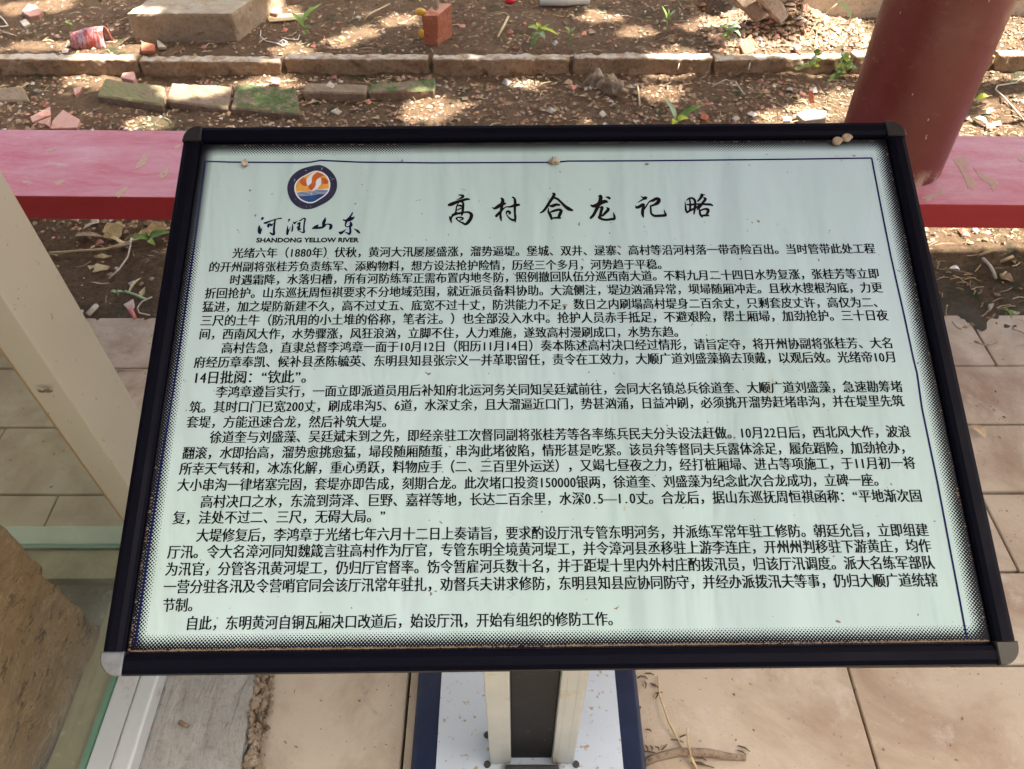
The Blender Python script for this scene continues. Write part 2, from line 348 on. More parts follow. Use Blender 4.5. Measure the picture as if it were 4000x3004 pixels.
# ------------------------------------------------------------------ ground
def sheet(name, x0, x1, y0, y1, z, m):
    return mobj(name, [(x0, y0, z), (x1, y0, z), (x1, y1, z), (x0, y1, z)], [(0, 1, 2, 3)], m)
tag(sheet('ground', -200, 200, -200, 200, -.12, M['soil_far']), kind='structure')
KY0, KY1 = 3.16, 3.218
def soil_h(x, y):
    x = np.asarray(x, float); y = np.asarray(y, float)
    lo = .002+.010*fbm(x, y, 2.2, 3)+.013*fbm(x, y, 9, 4, .6)+.007*fbm(x, y, 40, 3, .7)
    lo = lo-.012*smst(.10, 0, np.abs(y-(KY0-.05)))
    hi = .044+.012*fbm(x, y, 2.5, 3)+.009*fbm(x, y, 11, 4, .6)+.005*fbm(x, y, 45, 3, .7)
    hi = hi-.010*smst(.06, 0, np.abs(y-KY1))
    r = np.hypot((x-1.18)/.36, (y-3.50)/.17); hi = hi+.10*smst(1, 0, r)*(1+.5*fbm(x, y, 14, 3))
    r = np.hypot((x-.92)/.11, (y-3.78)/.22); hi = hi-.10*smst(1, 0, r)
    t = smst(KY0+.01, KY1-.01, y)
    h = lo*(1-t)+hi*t
    edge = 1.60+.03*fbm(x, y*0, 2.3, 3)-.045*smst(.3, 1.0, x)
    return h*smst(edge-.02, edge+.12, y)-.016*(1-smst(edge-.05, edge+.06, y))+.004*fbm(x, y, 30, 3)*smst(edge-.1, edge, y)
def soil_grid():
    xs = np.arange(-3.2, 3.21, .0125); ys = np.arange(1.44, 4.7, .0125)
    X, Y = np.meshgrid(xs, ys); Z = soil_h(X, Y); Z = np.maximum(Z, -.1)
    V = np.stack([X.ravel(), Y.ravel(), Z.ravel()], 1); nx = len(xs)
    i = (np.arange(len(ys)-1)[:, None]*nx+np.arange(nx-1)[None, :]).ravel()
    Fq = np.stack([i, i+1, i+1+nx, i+nx], 1)
    me = bpy.data.meshes.new('soil'); me.from_pydata(V.tolist(), [], Fq.tolist()); me.materials.append(M['soil'])
    me.polygons.foreach_set('use_smooth', np.ones(len(me.polygons), bool)); me.update()
    o = bpy.data.objects.new('soil_bed', me); COL.objects.link(o); tag(o, kind='structure')
soil_grid()
def SG(px, py, dz=0.0):
    """point of the soil surface under a photo position"""
    z = .0
    for _ in range(12):
        p = G(px, py, z); z = float(soil_h(p[0], p[1]))+dz
    return G(px, py, z)

# pavement: a dirt bed and every paver on it
pv = tag(sheet('pavement', -3.2, 3.4, -2.2, 1.66, -.022, M['joint']), kind='structure')
TP, TL, X0, Y0 = .2059, .432, .225, .004
cols = range(-8, 8)
for r in range(-4, 8):
    y0 = Y0+r*TP; off = 0 if r % 2 == 0 else TL/2
    for c in cols:
        x0 = X0+c*TL+off-TL
        if x0 < -3 or x0 > 3: continue
        if x0 < -.75 and y0 < .6 and x0 > -1.9: continue
        g = .0026; dz = random.uniform(-.0016, .0016); tl = random.uniform(-.0012, .0012); tx = random.uniform(-.0012, .0012)
        sk = random.uniform(-.0015, .0015)
        c8 = [(x0+g, y0+g, -.05), (x0+TL-g, y0+g, -.05), (x0+TL-g, y0+TP-g, -.05), (x0+g, y0+TP-g, -.05),
              (x0+g, y0+g+sk, dz-tl-tx), (x0+TL-g, y0+g, dz+tl-tx), (x0+TL-g, y0+TP-g, dz+tl+tx), (x0+g, y0+TP-g+sk, dz-tl+tx)]
        from_bm('tile', hexbm(c8, .0022, seg=1), M['tile'], pv)

# ------------------------------------------------------------------ shade: unseen roof and wall, trees
RZ = 3.0; RY0, RY1 = .56, 2.40  # unseen roof shaped to block the sun yet let sky light reach the sign
roof = thing('shade_roof', 'unseen grey tiled roof above the bench, shaped to set the shade', 'roof', (0, 1.3, RZ))
box('ceiling', -5.2, 5.8, RY0, RY1, RZ, RZ+.03, M['roof_under'], roof, 0)
from_bm('roof_slope', hexbm([(-5.3, RY0-.05, RZ+.035), (5.9, RY0-.05, RZ+.035), (5.9, RY1, RZ+.035), (-5.3, RY1, RZ+.035),
        (-5.3, 1.2, RZ+.7), (5.9, 1.2, RZ+.7), (5.9, 1.35, RZ+.7), (-5.3, 1.35, RZ+.7)]), M['roof_tile'], roof)
for yb in (.80, 1.74): box('beam', -5.1, 5.7, yb-.06, yb+.06, RZ-.16, RZ-.002, M['column'], roof, .004)

wal = thing('shade_wall', 'unseen dark wall added behind the viewer to block sky light', 'wall', (0, -1.5, 0))  # added out of view; dark, to cut sky light from behind the camera
box('wall_face', -6, 6, -1.6, -1.4, -.02, 3.1, mottled('shade_wall_dark', (.15, .135, .11), (.20, .18, .15), 3, .9, .002, 40), wal, .01)
def column(cx, cy, label):
    base = np.array([cx, cy, 0.0]); V = []; Fs = []; sides = 72; R_ = .128; zs = [-.02]+list(np.linspace(.3, .7, 12))+[1.2, 2, RZ-.16]
    for z in zs:
        p = base+VL/VL[2]*(z-.45)
        for k in range(sides):
            t = 2*math.pi*k/sides; V.append((p[0]+R_*math.cos(t), p[1]+R_*math.sin(t), z))
    for i in range(len(zs)-1):
        for k in range(sides):
            k2 = (k+1) % sides; Fs.append((i*sides+k, i*sides+k2, (i+1)*sides+k2, (i+1)*sides+k))
    o = mobj('column', V, Fs, M['column'], smooth=True)
    return tag(o, label, 'column', 'red columns of the walkway')
# fit the column axis from its outline at bench height
pl = PY(3326+ (473-600)*.3256, 600, 1.73); 
column(.945, 1.735, 'smooth dark red painted round column rising through the bench at the right')

# spots where sunlight reaches through the leaves: photo position, radii in metres
spots = [(400, 210, .10, .07), (470, 178, .10, .05), (365, 305, .10, .045), (668, 345, .05, .03), (735, 372, .10, .05), (1035, 325, .10, .045), (1690, 425, .085, .07), (1665, 455, .06, .04),
         (2640, 228, .10, .05), (2950, 190, .12, .05), (2790, 105, .11, .07), (2860, 60, .05, .05), (3270, 90, .12, .07), (3330, 170, .2, .08), (3440, 190, .2, .07), (3130, 85, .05, .06), (3180, 50, .05, .06),
         (3240, 440, .13, .06), (3290, 410, .10, .06), (3070, 470, .08, .05), (3330, 120, .2, .06), (3120, 190, .08, .05), (3170, 215, .1, .03),
         (3960, 60, .25, .25), (3930, 150, .2, .16), (4040, 160, .25, .12), (3975, 215, .18, .06), (3985, 430, .12, .09), (3900, 520, .14, .10), (3830, 510, .10, .05), (3960, 560, .16, .05),
         (3720, 905, .2, .04), (3840, 900, .2, .04), (3960, 950, .25, .12), (3850, 970, .25, .07), (3720, 970, .16, .05), (4100, 940, .3, .15), (3640, 960, .10, .05),
         (780, 5, .12, .09), (860, 20, .08, .05), (150, 175, .12, .025), (200, 15, .09, .05), (1150, 190, .06, .03), (2050, 330, .03, .02), (2580, 370, .05, .035), (1330, 150, .05, .025), (570, 475, .04, .02),
         (1105, 45, .06, .04), (1560, 75, .05, .03), (2340, 60, .06, .04), (80, 20, .07, .03), (1420, 120, .06, .03), (2480, 120, .05, .03)]
SPW = []
for px, py, a, b in spots:
    z = .05 if py < 225 else (.0 if py > 300 else .04)
    p = G(px, py, z); SPW.append((p[0]-S[0]*z, p[1]-S[1]*z, a, b))
SPW = np.array(SPW)
def tree(x, y, h, label):
    t = thing('tree', label, 'tree', (x, y, 0), 'trees shading the soil bed')
    pts = [(x, y, -.05), (x+.05, y-.03, h*.35), (x-.06, y+.04, h*.7), (x+.02, y, h)]
    tube('trunk', pts, [.16, .13, .10, .05], M['bark_tree'], t, 12)
    for k in range(5):
        a = k*1.26+.4; L = random.uniform(.8, 1.4)
        tube('branch', [(x, y, h*.62+.05*k), (x+math.cos(a)*L*.5, y+math.sin(a)*L*.5, h*.8), (x+math.cos(a)*L, y+math.sin(a)*L, h*.97)], [.05, .035, .012], M['bark_tree'], t, 6)
    return t
def leafcloud(n, x0, x1, y0, y1, z0, z1, parent, holes=True, s=(.05, .09)):
    P = np.stack([rng.uniform(x0, x1, n), rng.uniform(y0, y1, n), rng.uniform(z0, z1, n)], 1)
    if holes:
        sh = P[:, :2]-P[:, 2:3]*S[:2]
        keep = np.ones(n, bool)
        for sx_, sy_, a, b in SPW:
            d = ((sh[:, 0]-sx_)/(a+.05))**2+((sh[:, 1]-sy_)/(b+.05))**2
            jag = .75+.6*rng.random(n)
            keep &= d > jag
        P = P[keep]; n = len(P)
    L = rng.uniform(*s, n); W = L*rng.uniform(.4, .6, n)
    a = rng.uniform(0, 2*np.pi, n); tl = rng.normal(0, .35, n)
    u = np.stack([np.cos(a)*np.cos(tl), np.sin(a)*np.cos(tl), np.sin(tl)], 1)
    v = np.stack([-np.sin(a), np.cos(a), rng.normal(0, .4, n)], 1); v /= np.linalg.norm(v, axis=1)[:, None]
    c = [P-u*L[:, None], P+v*W[:, None]-u*(L*.1)[:, None], P+u*L[:, None], P-v*W[:, None]-u*(L*.1)[:, None]]
    V = np.stack(c, 1).reshape(-1, 3); Fq = np.arange(n*4).reshape(n, 4)
    return mobj('foliage', V, Fq, M['leaf_tree'], parent)
t1 = tree(4.6, 5.3, 3.6, 'leafy tree overhanging the soil bed beyond the right-hand column')
tag(leafcloud(34000, -.15, 5.3, 2.46, 4.85, 3.25, 4.3, t1, s=(.035, .06)), kind='stuff')
t2 = tree(-1.2, 5.6, 3.8, 'leafy tree beyond the kerb to the left of the soil bed')
tag(leafcloud(350, -3.6, -.2, 3.4, 6.2, 3.3, 4.6, t2, holes=True, s=(.07, .11)), kind='stuff')

def slabpx(name, pts, z, thick, m, parent=None, dz=None, bevel=.003, cuts=3, amp=.002, label=None, cat=None, group=None, scale=40):
    """flat solid whose top outline passes through photo positions at height z"""
    zs = z if hasattr(z, '__len__') else [z]*len(pts)
    top = [G(px, py, zz) for (px, py), zz in zip(pts, zs)]
    ctr = np.mean(top, 0)
    if parent is None: root = None
    bm = bmesh.new()
    tv = [bm.verts.new(tuple(p)) for p in top]; bv = [bm.verts.new((p[0]+(ctr[0]-p[0])*.04, p[1]+(ctr[1]-p[1])*.04, p[2]-thick)) for p in top]
    n_ = len(pts)
    bm.faces.new(tv); bm.faces.new(bv[::-1])
    for i in range(n_): bm.faces.new([tv[i], bv[i], bv[(i+1) % n_], tv[(i+1) % n_]])
    bmesh.ops.recalc_face_normals(bm, faces=bm.faces)
    bmesh.ops.bevel(bm, geom=bm.edges[:], offset=bevel, segments=1, affect='EDGES')
    bmesh.ops.triangulate(bm, faces=[f for f in bm.faces if len(f.verts) > 4])
    for _ in range(cuts):
        bmesh.ops.subdivide_edges(bm, edges=[e for e in bm.edges if e.calc_length() > .018], cuts=1, use_grid_fill=True)
        bmesh.ops.triangulate(bm, faces=[f for f in bm.faces if len(f.verts) > 4])
    bm.normal_update(); off = Vector((random.random()*50, 3, 0))
    for v in bm.verts: v.co += v.normal*amp*(mnoise.noise((v.co+off)*scale)+.6*mnoise.noise((v.co+off)*scale*2.5))
    if parent is None:
        loc = Vector((ctr[0], ctr[1], ctr[2]-thick)); bmesh.ops.translate(bm, vec=-loc, verts=bm.verts)
        o = from_bm(name, bm, m); o.location = loc
    else: o = from_bm(name, bm, m, parent)
    if label: tag(o, label, cat, group)
    return o
# ------------------------------------------------------------------ bench
b = thing('bench', 'long red painted concrete bench slab with dusty pink top paled by sky sheen', 'bench', (0, 1.72, 0))
BZ1 = .45
yf0 = G(105, 765, BZ1); yf1 = G(4000, 801, BZ1); yb0 = G(0, 505, BZ1); yb1 = G(4000, 531, BZ1)
def lin(p, q, x): t = (x-p[0])/(q[0]-p[0]); return p[1]+(q[1]-p[1])*t
xa, xb = -2.6, 2.6
fz0, fz1 = PY(200, 863, yf0[1])[2], PY(3900, 887, yf1[1])[2]; BZ0 = (fz0+fz1)/2
ya, yb_, yc, yd = lin(yf0, yf1, xa), lin(yf0, yf1, xb), lin(yb0, yb1, xb), lin(yb0, yb1, xa)
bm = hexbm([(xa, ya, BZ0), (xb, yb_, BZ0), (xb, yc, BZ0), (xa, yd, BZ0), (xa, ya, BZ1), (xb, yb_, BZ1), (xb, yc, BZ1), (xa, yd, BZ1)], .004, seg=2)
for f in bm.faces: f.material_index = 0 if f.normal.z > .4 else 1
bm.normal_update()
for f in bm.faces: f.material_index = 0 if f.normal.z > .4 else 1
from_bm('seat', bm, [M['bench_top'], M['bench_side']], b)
M['chip'] = mottled('bare_plaster', (.60, .42, .33), (.58, .34, .28), 60, .9, .002, 200, (.25, .17, .11), 80, (.6, .7))
CH = [[(545, 628), (560, 602), (585, 596), (575, 625), (555, 655), (528, 660)], [(618, 690), (640, 655), (662, 652), (655, 680), (632, 698)], [(440, 762), (480, 735), (508, 728), (490, 748), (462, 766)], [(678, 575), (695, 563), (706, 566), (690, 584)], [(205, 712), (240, 700), (262, 704), (225, 722)], [(175, 585), (215, 575), (230, 582), (195, 592)],
      [(3722, 625), (3760, 610), (3790, 628), (3770, 660), (3815, 720), (3800, 742), (3785, 735), (3750, 660)], [(3800, 652), (3850, 690), (3905, 712), (3880, 748), (3868, 725), (3825, 690)], [(3600, 772), (3665, 752), (3690, 735), (3680, 760), (3620, 785)], [(3975, 615), (4010, 612), (4010, 632), (3985, 630)]]
for pts in CH:
    P_ = []
    for i in range(len(pts)):
        a, c = np.array(pts[i]), np.array(pts[(i+1) % len(pts)])
        for t in (0, .33, .66): P_.append(tuple(a+(c-a)*t+rng.normal(0, 2.2, 2)))
    slabpx('paint_chip', P_, BZ1+.0006, .002, M['chip'], b, cuts=0, amp=0, bevel=.0001)
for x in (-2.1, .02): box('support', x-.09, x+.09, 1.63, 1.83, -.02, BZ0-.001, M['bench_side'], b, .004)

# ------------------------------------------------------------------ kerb and bricks
kb = thing('garden_kerb', 'row of rough grey-brown kerb stones holding back the upper soil', 'kerb', (0, KY0, 0))
joints = [-330, 180, 535, 1108, 1684, 2233, 2783, 3322, 3885, 4450]
joints = [-600, -25, 541, 1108, 1683, 2233, 2783, 3322, 3885, 4450]
wz = .06
for i in range(len(joints)-1):
    gl, gr = (7, 7)
    if i == 2: gr = 12
    if i == 3: gl = 6; gr = 9
    x0 = PY(joints[i]+gl, 262, KY0)[0]; x1 = PY(joints[i+1]-gr, 262, KY0)[0]
    tilt = random.uniform(-.004, .004); zt = wz+random.uniform(-.004, .004); yo = random.uniform(-.008, .008)
    c8 = [(x0, KY0+yo, -.06), (x1, KY0+yo+tilt, -.06), (x1, KY1+yo, -.06), (x0, KY1+yo, -.06),
          (x0, KY0+yo+.006, zt-tilt), (x1, KY0+yo+.006+tilt, zt+tilt), (x1, KY1+yo, zt+tilt), (x0, KY1+yo, zt-tilt)]
    from_bm('kerb_stone', hexbm(c8, .007, cuts=8, amp=.006, scale=26, chip=.020), M['kerb'], kb, smooth=True)

edg = thing('brick_edging', 'row of old bricks half sunk in soil below the kerb', 'brick row', tuple(G(900, 400, 0)))
def brick(pts, z, m, label=None, thick=.06):
    o = slabpx('brick', pts, z, thick, m, edg, cuts=4, amp=.0035, bevel=.006)
    if label: o['label'] = label
brick([(408, 305), (642, 336), (637, 408), (376, 372)], .028, M['brick_moss2'], 'old brick with a thin green film on top')
brick([(669, 323), (906, 336), (890, 424), (646, 391)], .028, M['brick_old'], 'pale worn brick with little moss')
brick([(922, 324), (1153, 343), (1173, 445), (900, 421)], .028, M['brick_moss'], 'brick covered in bright green moss')
brick([(1196, 322), (1440, 330), (1428, 364), (1178, 358)], .038, M['brick_old'], 'brick set on edge under loose soil')
brick([(1450, 328), (1702, 304), (1698, 350), (1436, 360)], .038, M['brick_moss'], 'cracked brick at the right end of the row')
brick([(-120, 338), (90, 340), (116, 392), (-140, 392)], .018, M['brick_old'], 'half buried brick at the left end')

# concrete block, standing brick, stones beyond the kerb
def solidpx(name, fpts, y, ydepth, m, label, cat, bevel=.008, amp=.004, cuts=5, group=None, parent=None, shift=(0, 0)):
    """fpts: 4 photo positions of the front face (bl, br, tr, tl) at distance y; goes back by ydepth"""
    f = [PY(px, py, y) for px, py in fpts]
    c8 = [f[0], f[1], f[1]+[shift[0], ydepth, 0], f[0]+[shift[0], ydepth, 0], f[3], f[2], f[2]+[shift[0], ydepth, shift[1]], f[3]+[shift[0], ydepth, shift[1]]]
    bm = hexbm(c8, bevel, cuts=cuts, amp=amp, scale=25, chip=amp*2)
    loc = Vector(tuple((f[0]+f[1])/2))
    if parent is None:
        bmesh.ops.translate(bm, vec=-loc, verts=bm.verts); o = from_bm(name, bm, m, smooth=False); o.location = loc
        return tag(o, label, cat, group)
    return from_bm(name, bm, m, parent)
solidpx('concrete_block', [(530, 178), (936, 196), (906, 52), (491, 52)], 3.36, .42, M['block'], 'grey concrete block lying on soil behind the kerb', 'block', bevel=.012, shift=(.13, .0))
br = thing('red_brick', 'broken red brick standing on end behind the kerb', 'brick', tuple(SG(1700, 178)))
solidpx('brick_body', [(1652, 184), (1713, 186), (1709, 62), (1649, 58)], 3.335, .10, M['brick_red'], None, None, bevel=.004, amp=.003, cuts=4, parent=br, shift=(.055, .01))
def blob(name, c, r, m, parent=None, label=None, cat=None, group=None, sub=2, amp=.15, scl=(1, 1, 1)):
    bm = bmesh.new(); bmesh.ops.create_icosphere(bm, subdivisions=sub, radius=1)
    off = Vector((random.random()*30, 0, 0))
    for v in bm.verts:
        k = 1+amp*mnoise.noise(v.co*1.6+off); v.co = Vector((v.co.x*r*scl[0]*k, v.co.y*r*scl[1]*k, v.co.z*r*scl[2]*k))
    if parent is None:
        o = from_bm(name, bm, m, smooth=True); o.location = tuple(c)
    else:
        bmesh.ops.translate(bm, vec=Vector(tuple(c)), verts=bm.verts); o = from_bm(name, bm, m, parent, smooth=True)
    if label: tag(o, label, cat, group)
    return o
blob('orange_lump', PY(1643, 46, 3.32), .022, M['orange'], None, 'orange lump on top of the standing red brick', 'lump', scl=(1.2, .8, .7))
blob('orange_lump', PY(1645, 130, 3.32), .016, M['orange'], None, 'small orange lump stuck low on the standing red brick', 'lump', scl=(.8, .6, 1.3))
tube('twig', [PY(1700, 60, 3.38), PY(1703, 20, 3.40), PY(1706, -60, 3.44)], .013, M['bark'], None, 7); tag(COL.objects[-1], 'dark upright stick rising behind the standing red brick', 'stick')
wl = thing('stone_edging', 'row of pale squared stones along the back of the upper bed', 'stone row', tuple(G(3300, 90, .05)))
solidpx('stone', [(3020, 96), (3122, 96), (3120, -40), (3020, -40)], 3.60, .2, M['wallstone'], None, None, parent=wl)
solidpx('stone', [(3140, 100), (3560, 96), (3560, -40), (3138, -40)], 3.60, .2, M['wallstone'], None, None, parent=wl)
solidpx('stone', [(3580, 100), (4100, 96), (4100, -40), (3580, -40)], 3.62, .2, M['wallstone'], None, None, parent=wl)
def leaning(pts, zs, thick, m, label):
    V = [G(px, py, z) for (px, py), z in zip(pts, zs)]
    nrm = _n(np.cross(V[1]-V[0], V[2]-V[0])); 
    if nrm[2] < 0: nrm = -nrm
    c8 = [p-nrm*thick for p in V]+list(V)
    bm = hexbm(c8, .004, cuts=4, amp=.004, scale=30, chip=.01); bmesh.ops.recalc_face_normals(bm, faces=bm.faces)
    loc = Vector(tuple(np.mean(V, 0))); bmesh.ops.translate(bm, vec=-loc, verts=bm.verts); o = from_bm('paver', bm, m); o.location = loc
    return tag(o, label, 'paver', 'broken pavers leaning on the soil heap')
leaning([(2960, 84), (3005, 62), (2900, -60), (2830, -40)], [.12, .14, .24, .22], .04, M['brick_old'], 'rough broken paver leaning on the heap, half covered in earth')
leaning([(3052, 92), (3086, 62), (3020, -50), (2950, -30)], [.10, .12, .26, .24], .045, M['slab'], 'cleaner broken paver leaning beside the half buried one')

# ------------------------------------------------------------------ shards and stones lying about
def shard(pts, m, label, cat='brick shard', thick=.014, lift=.010, tilt=0, name='brick_shard', group='brick shards on the soil'):
    zs = []
    for px, py in pts:
        p = SG(px, py); zs.append(p[2]+lift)
    z = float(np.mean(zs)); y_m = np.mean([q[1] for q in pts])
    zz = [z+tilt*(y_m-q[1])/100 for q in pts]
    return slabpx(name, pts, zz, thick, m, None, cuts=2, amp=.0015, bevel=.002, label=label, cat=cat, group=group)
shard([(117, 455), (195, 415), (196, 448), (125, 476)], M['shard'], 'pink tile shard, upper half of a split piece at the left')
shard([(142, 478), (198, 454), (197, 498), (176, 484)], M['shard'], 'pink tile shard, lower half of a split piece at the left')
shard([(246, 427), (313, 467), (300, 498), (196, 502), (205, 470)], M['shard'], 'largest pink brick shard, just behind the bench at the left', thick=.022, lift=.016, tilt=.02)
shard([(82, 44), (112, 14), (140, 20), (166, 42), (150, 58), (115, 64)], M['shard'], 'rounded pink brick shard near the top left corner', thick=.03, lift=.022, tilt=.02)
shard([(75, 82), (100, 72), (118, 92), (92, 102)], M['pale'], 'small pale stone below the rounded pink shard', 'stone', name='stone', group='small pale stones')
shard([(285, 345), (318, 335), (312, 358), (292, 372)], M['shard'], 'small pink shard beside the green filmed brick')
shard([(478, 284), (522, 279), (530, 300), (520, 313), (470, 302)], M['shard'], 'pink stone shard lying against the kerb above the first brick', thick=.03, lift=.035)
shard([(425, 310), (455, 312), (460, 322), (430, 325)], M['shard_red'], 'small red shard on the green filmed brick', lift=.034, thick=.008)
shard([(552, 162), (606, 172), (602, 196), (550, 200)], M['shard_red'], 'orange red tile shard in front of the concrete block', tilt=.04, lift=.022, thick=.016)
shard([(610, 152), (626, 160), (650, 182), (616, 184)], M['pale'], 'pale grey chip between the concrete block and the kerb', 'stone', name='stone', group='small pale stones', lift=.02)
shard([(1010, 30), (1070, 14), (1102, 36), (1080, 54), (1035, 44)], M['shard'], 'curved red shard to the right of the concrete block', lift=.02, thick=.02)
shard([(1035, 58), (1190, 50), (1200, 72), (1050, 84)], M['straw'], 'flat dry palm strip lying beside the concrete block', 'dry strip', name='dry_strip', group=None, thick=.006)
shard([(1055, 302), (1094, 304), (1090, 330), (1062, 325)], M['shard'], 'pale pink shard on the mossy brick', lift=.036, thick=.012)
shard([(3110, 445), (3150, 425), (3230, 432), (3228, 462), (3140, 470)], M['slab'], 'flat grey stone slab behind the sign near the column', 'stone', name='stone', group=None, thick=.035, lift=.03, tilt=.02)
shard([(3100, 178), (3118, 172), (3132, 184), (3112, 196)], M['shard'], 'small pink shard at the foot of the soil heap', lift=.02)
shard([(2886, 168), (2935, 162), (2955, 196), (2910, 214)], M['shard_red'], 'red brick shard in front of the soil heap', lift=.012)
shard([(3158, 352), (3176, 352), (3184, 398), (3168, 400)], M['shard_red'], 'narrow red shard standing between vine and stone slab', tilt=.10, lift=.03)
shard([(3124, 352), (3150, 362), (3142, 372), (3122, 366)], M['shard'], 'tiny pink shard left of the narrow red one')
shard([(2740, 440), (2770, 450), (2760, 468), (2736, 462)], M['shard_red'], 'red shard beside the two leaved seedling', tilt=.03, lift=.014)
shard([(3850, 478), (3886, 482), (3890, 500), (3855, 500)], M['shard'], 'pink shard in leaf litter to the right of the column')
shard([(1290, 432), (1316, 420), (1336, 434), (1316, 446)], M['pale'], 'pale stone in front of the last bricks', 'stone', name='stone', group='small pale stones')
shard([(1268, 336), (1288, 314), (1308, 330), (1300, 344)], M['pale'], 'pale pebble on the loose soil above the edging brick', 'stone', name='stone', group='small pale stones', lift=.04)
shard([(2338, 440), (2356, 428), (2372, 446), (2352, 456)], M['pale'], 'white angular stone in the middle of the bed', 'stone', name='stone', group='small pale stones')
shard([(2860, 456), (2882, 450), (2892, 462), (2870, 472)], M['pale'], 'pale stone near the sign between seedling and slab', 'stone', name='stone', group='small pale stones')
shard([(2000, 340), (2020, 324), (2044, 330), (2036, 344)], M['pale'], 'pale stone just below the kerb in the middle', 'stone', name='stone', group='small pale stones')
shard([(3862, 1186), (3882, 1184), (3876, 1206), (3864, 1206)], M['pale'], 'upright white chip on the soil below the bench at the right', 'stone', name='stone', group='small pale stones', lift=.012)
shard([(3952, 1212), (3986, 1218), (3982, 1226), (3956, 1222)], M['pale'], 'flat white chip on the soil at the right edge', 'stone', name='stone', group='small pale stones', lift=.008)
# rotten stump lumps
for px, py, r in ((2330, 335, .05), (2375, 345, .045), (2410, 365, .04)):
    p = SG(px, py); blob('rotten_wood', p+[0, 0, .012], r, M['bark'], None, {2330: 'left lump of crumbling wood below the kerb', 2375: 'middle lump of crumbling wood below the kerb', 2410: 'right lump of crumbling wood below the kerb'}[px], 'wood lump', 'crumbling wood lumps', 3, .8, (.8, .7, .9))
# glazed pot fragment
p0 = SG(345, 196); V = []; Fs = []
for i in range(13):
    z = .085*math.sin(math.pi*i/12*.93+.1)
    for j in range(7):
        xx = -.078+.156*j/6; k = 1-.35*(1-j/6)**2
        a = math.pi*i/12; V.append((p0[0]+xx, p0[1]+.045+.075*k*math.cos(a)*-.6, p0[2]-.01+.092*k*math.sin(a)))
for i in range(12):
    for j in range(6): a = i*7+j; Fs.append((a, a+1, a+8, a+7))
o = mobj('pot_fragment', V, Fs, M['glaze'], smooth=True); tag(o, 'glossy red curved pot fragment lying behind the kerb at the left', 'pot fragment')
sm = o.modifiers.new('solid', 'SOLIDIFY'); sm.thickness = .006
# plastic at the top
tube('bottle', [G(2110, 4, .07), G(2200, 2, .07), G(2300, -6, .07)], [.02, .026, .026], M['plastic_w'], None, 10); tag(COL.objects[-1], 'white plastic bottle at the top edge of the bed', 'bottle')
blob('plastic_scrap', G(1992, 3, .065), .022, M['plastic_r'], None, 'bright red plastic scrap at the top edge of the bed', 'plastic scrap', scl=(1.1, .7, .7))
def wire(px, pts, r, m, label, cat, name, lift=.006):
    P = [SG(a, c)+[0, 0, lift+(h[0] if h else 0)] for a, c, *h in pts]
    o = tube(name, P, r, m, None, 5); return tag(o, label, cat)
wire(0, [(1020, 125), (1018, 148), (1040, 165), (1085, 175), (1110, 185), (1122, 170), (1108, 160), (1090, 172)], .0022, M['plastic_w'], 'loop of thin white wire beside the concrete block', 'wire', 'wire')
wire(0, [(1100, 150), (1130, 158), (1165, 160), (1172, 140)], .0018, M['plastic_w'], 'short white wire right of the looped wire', 'wire', 'wire')
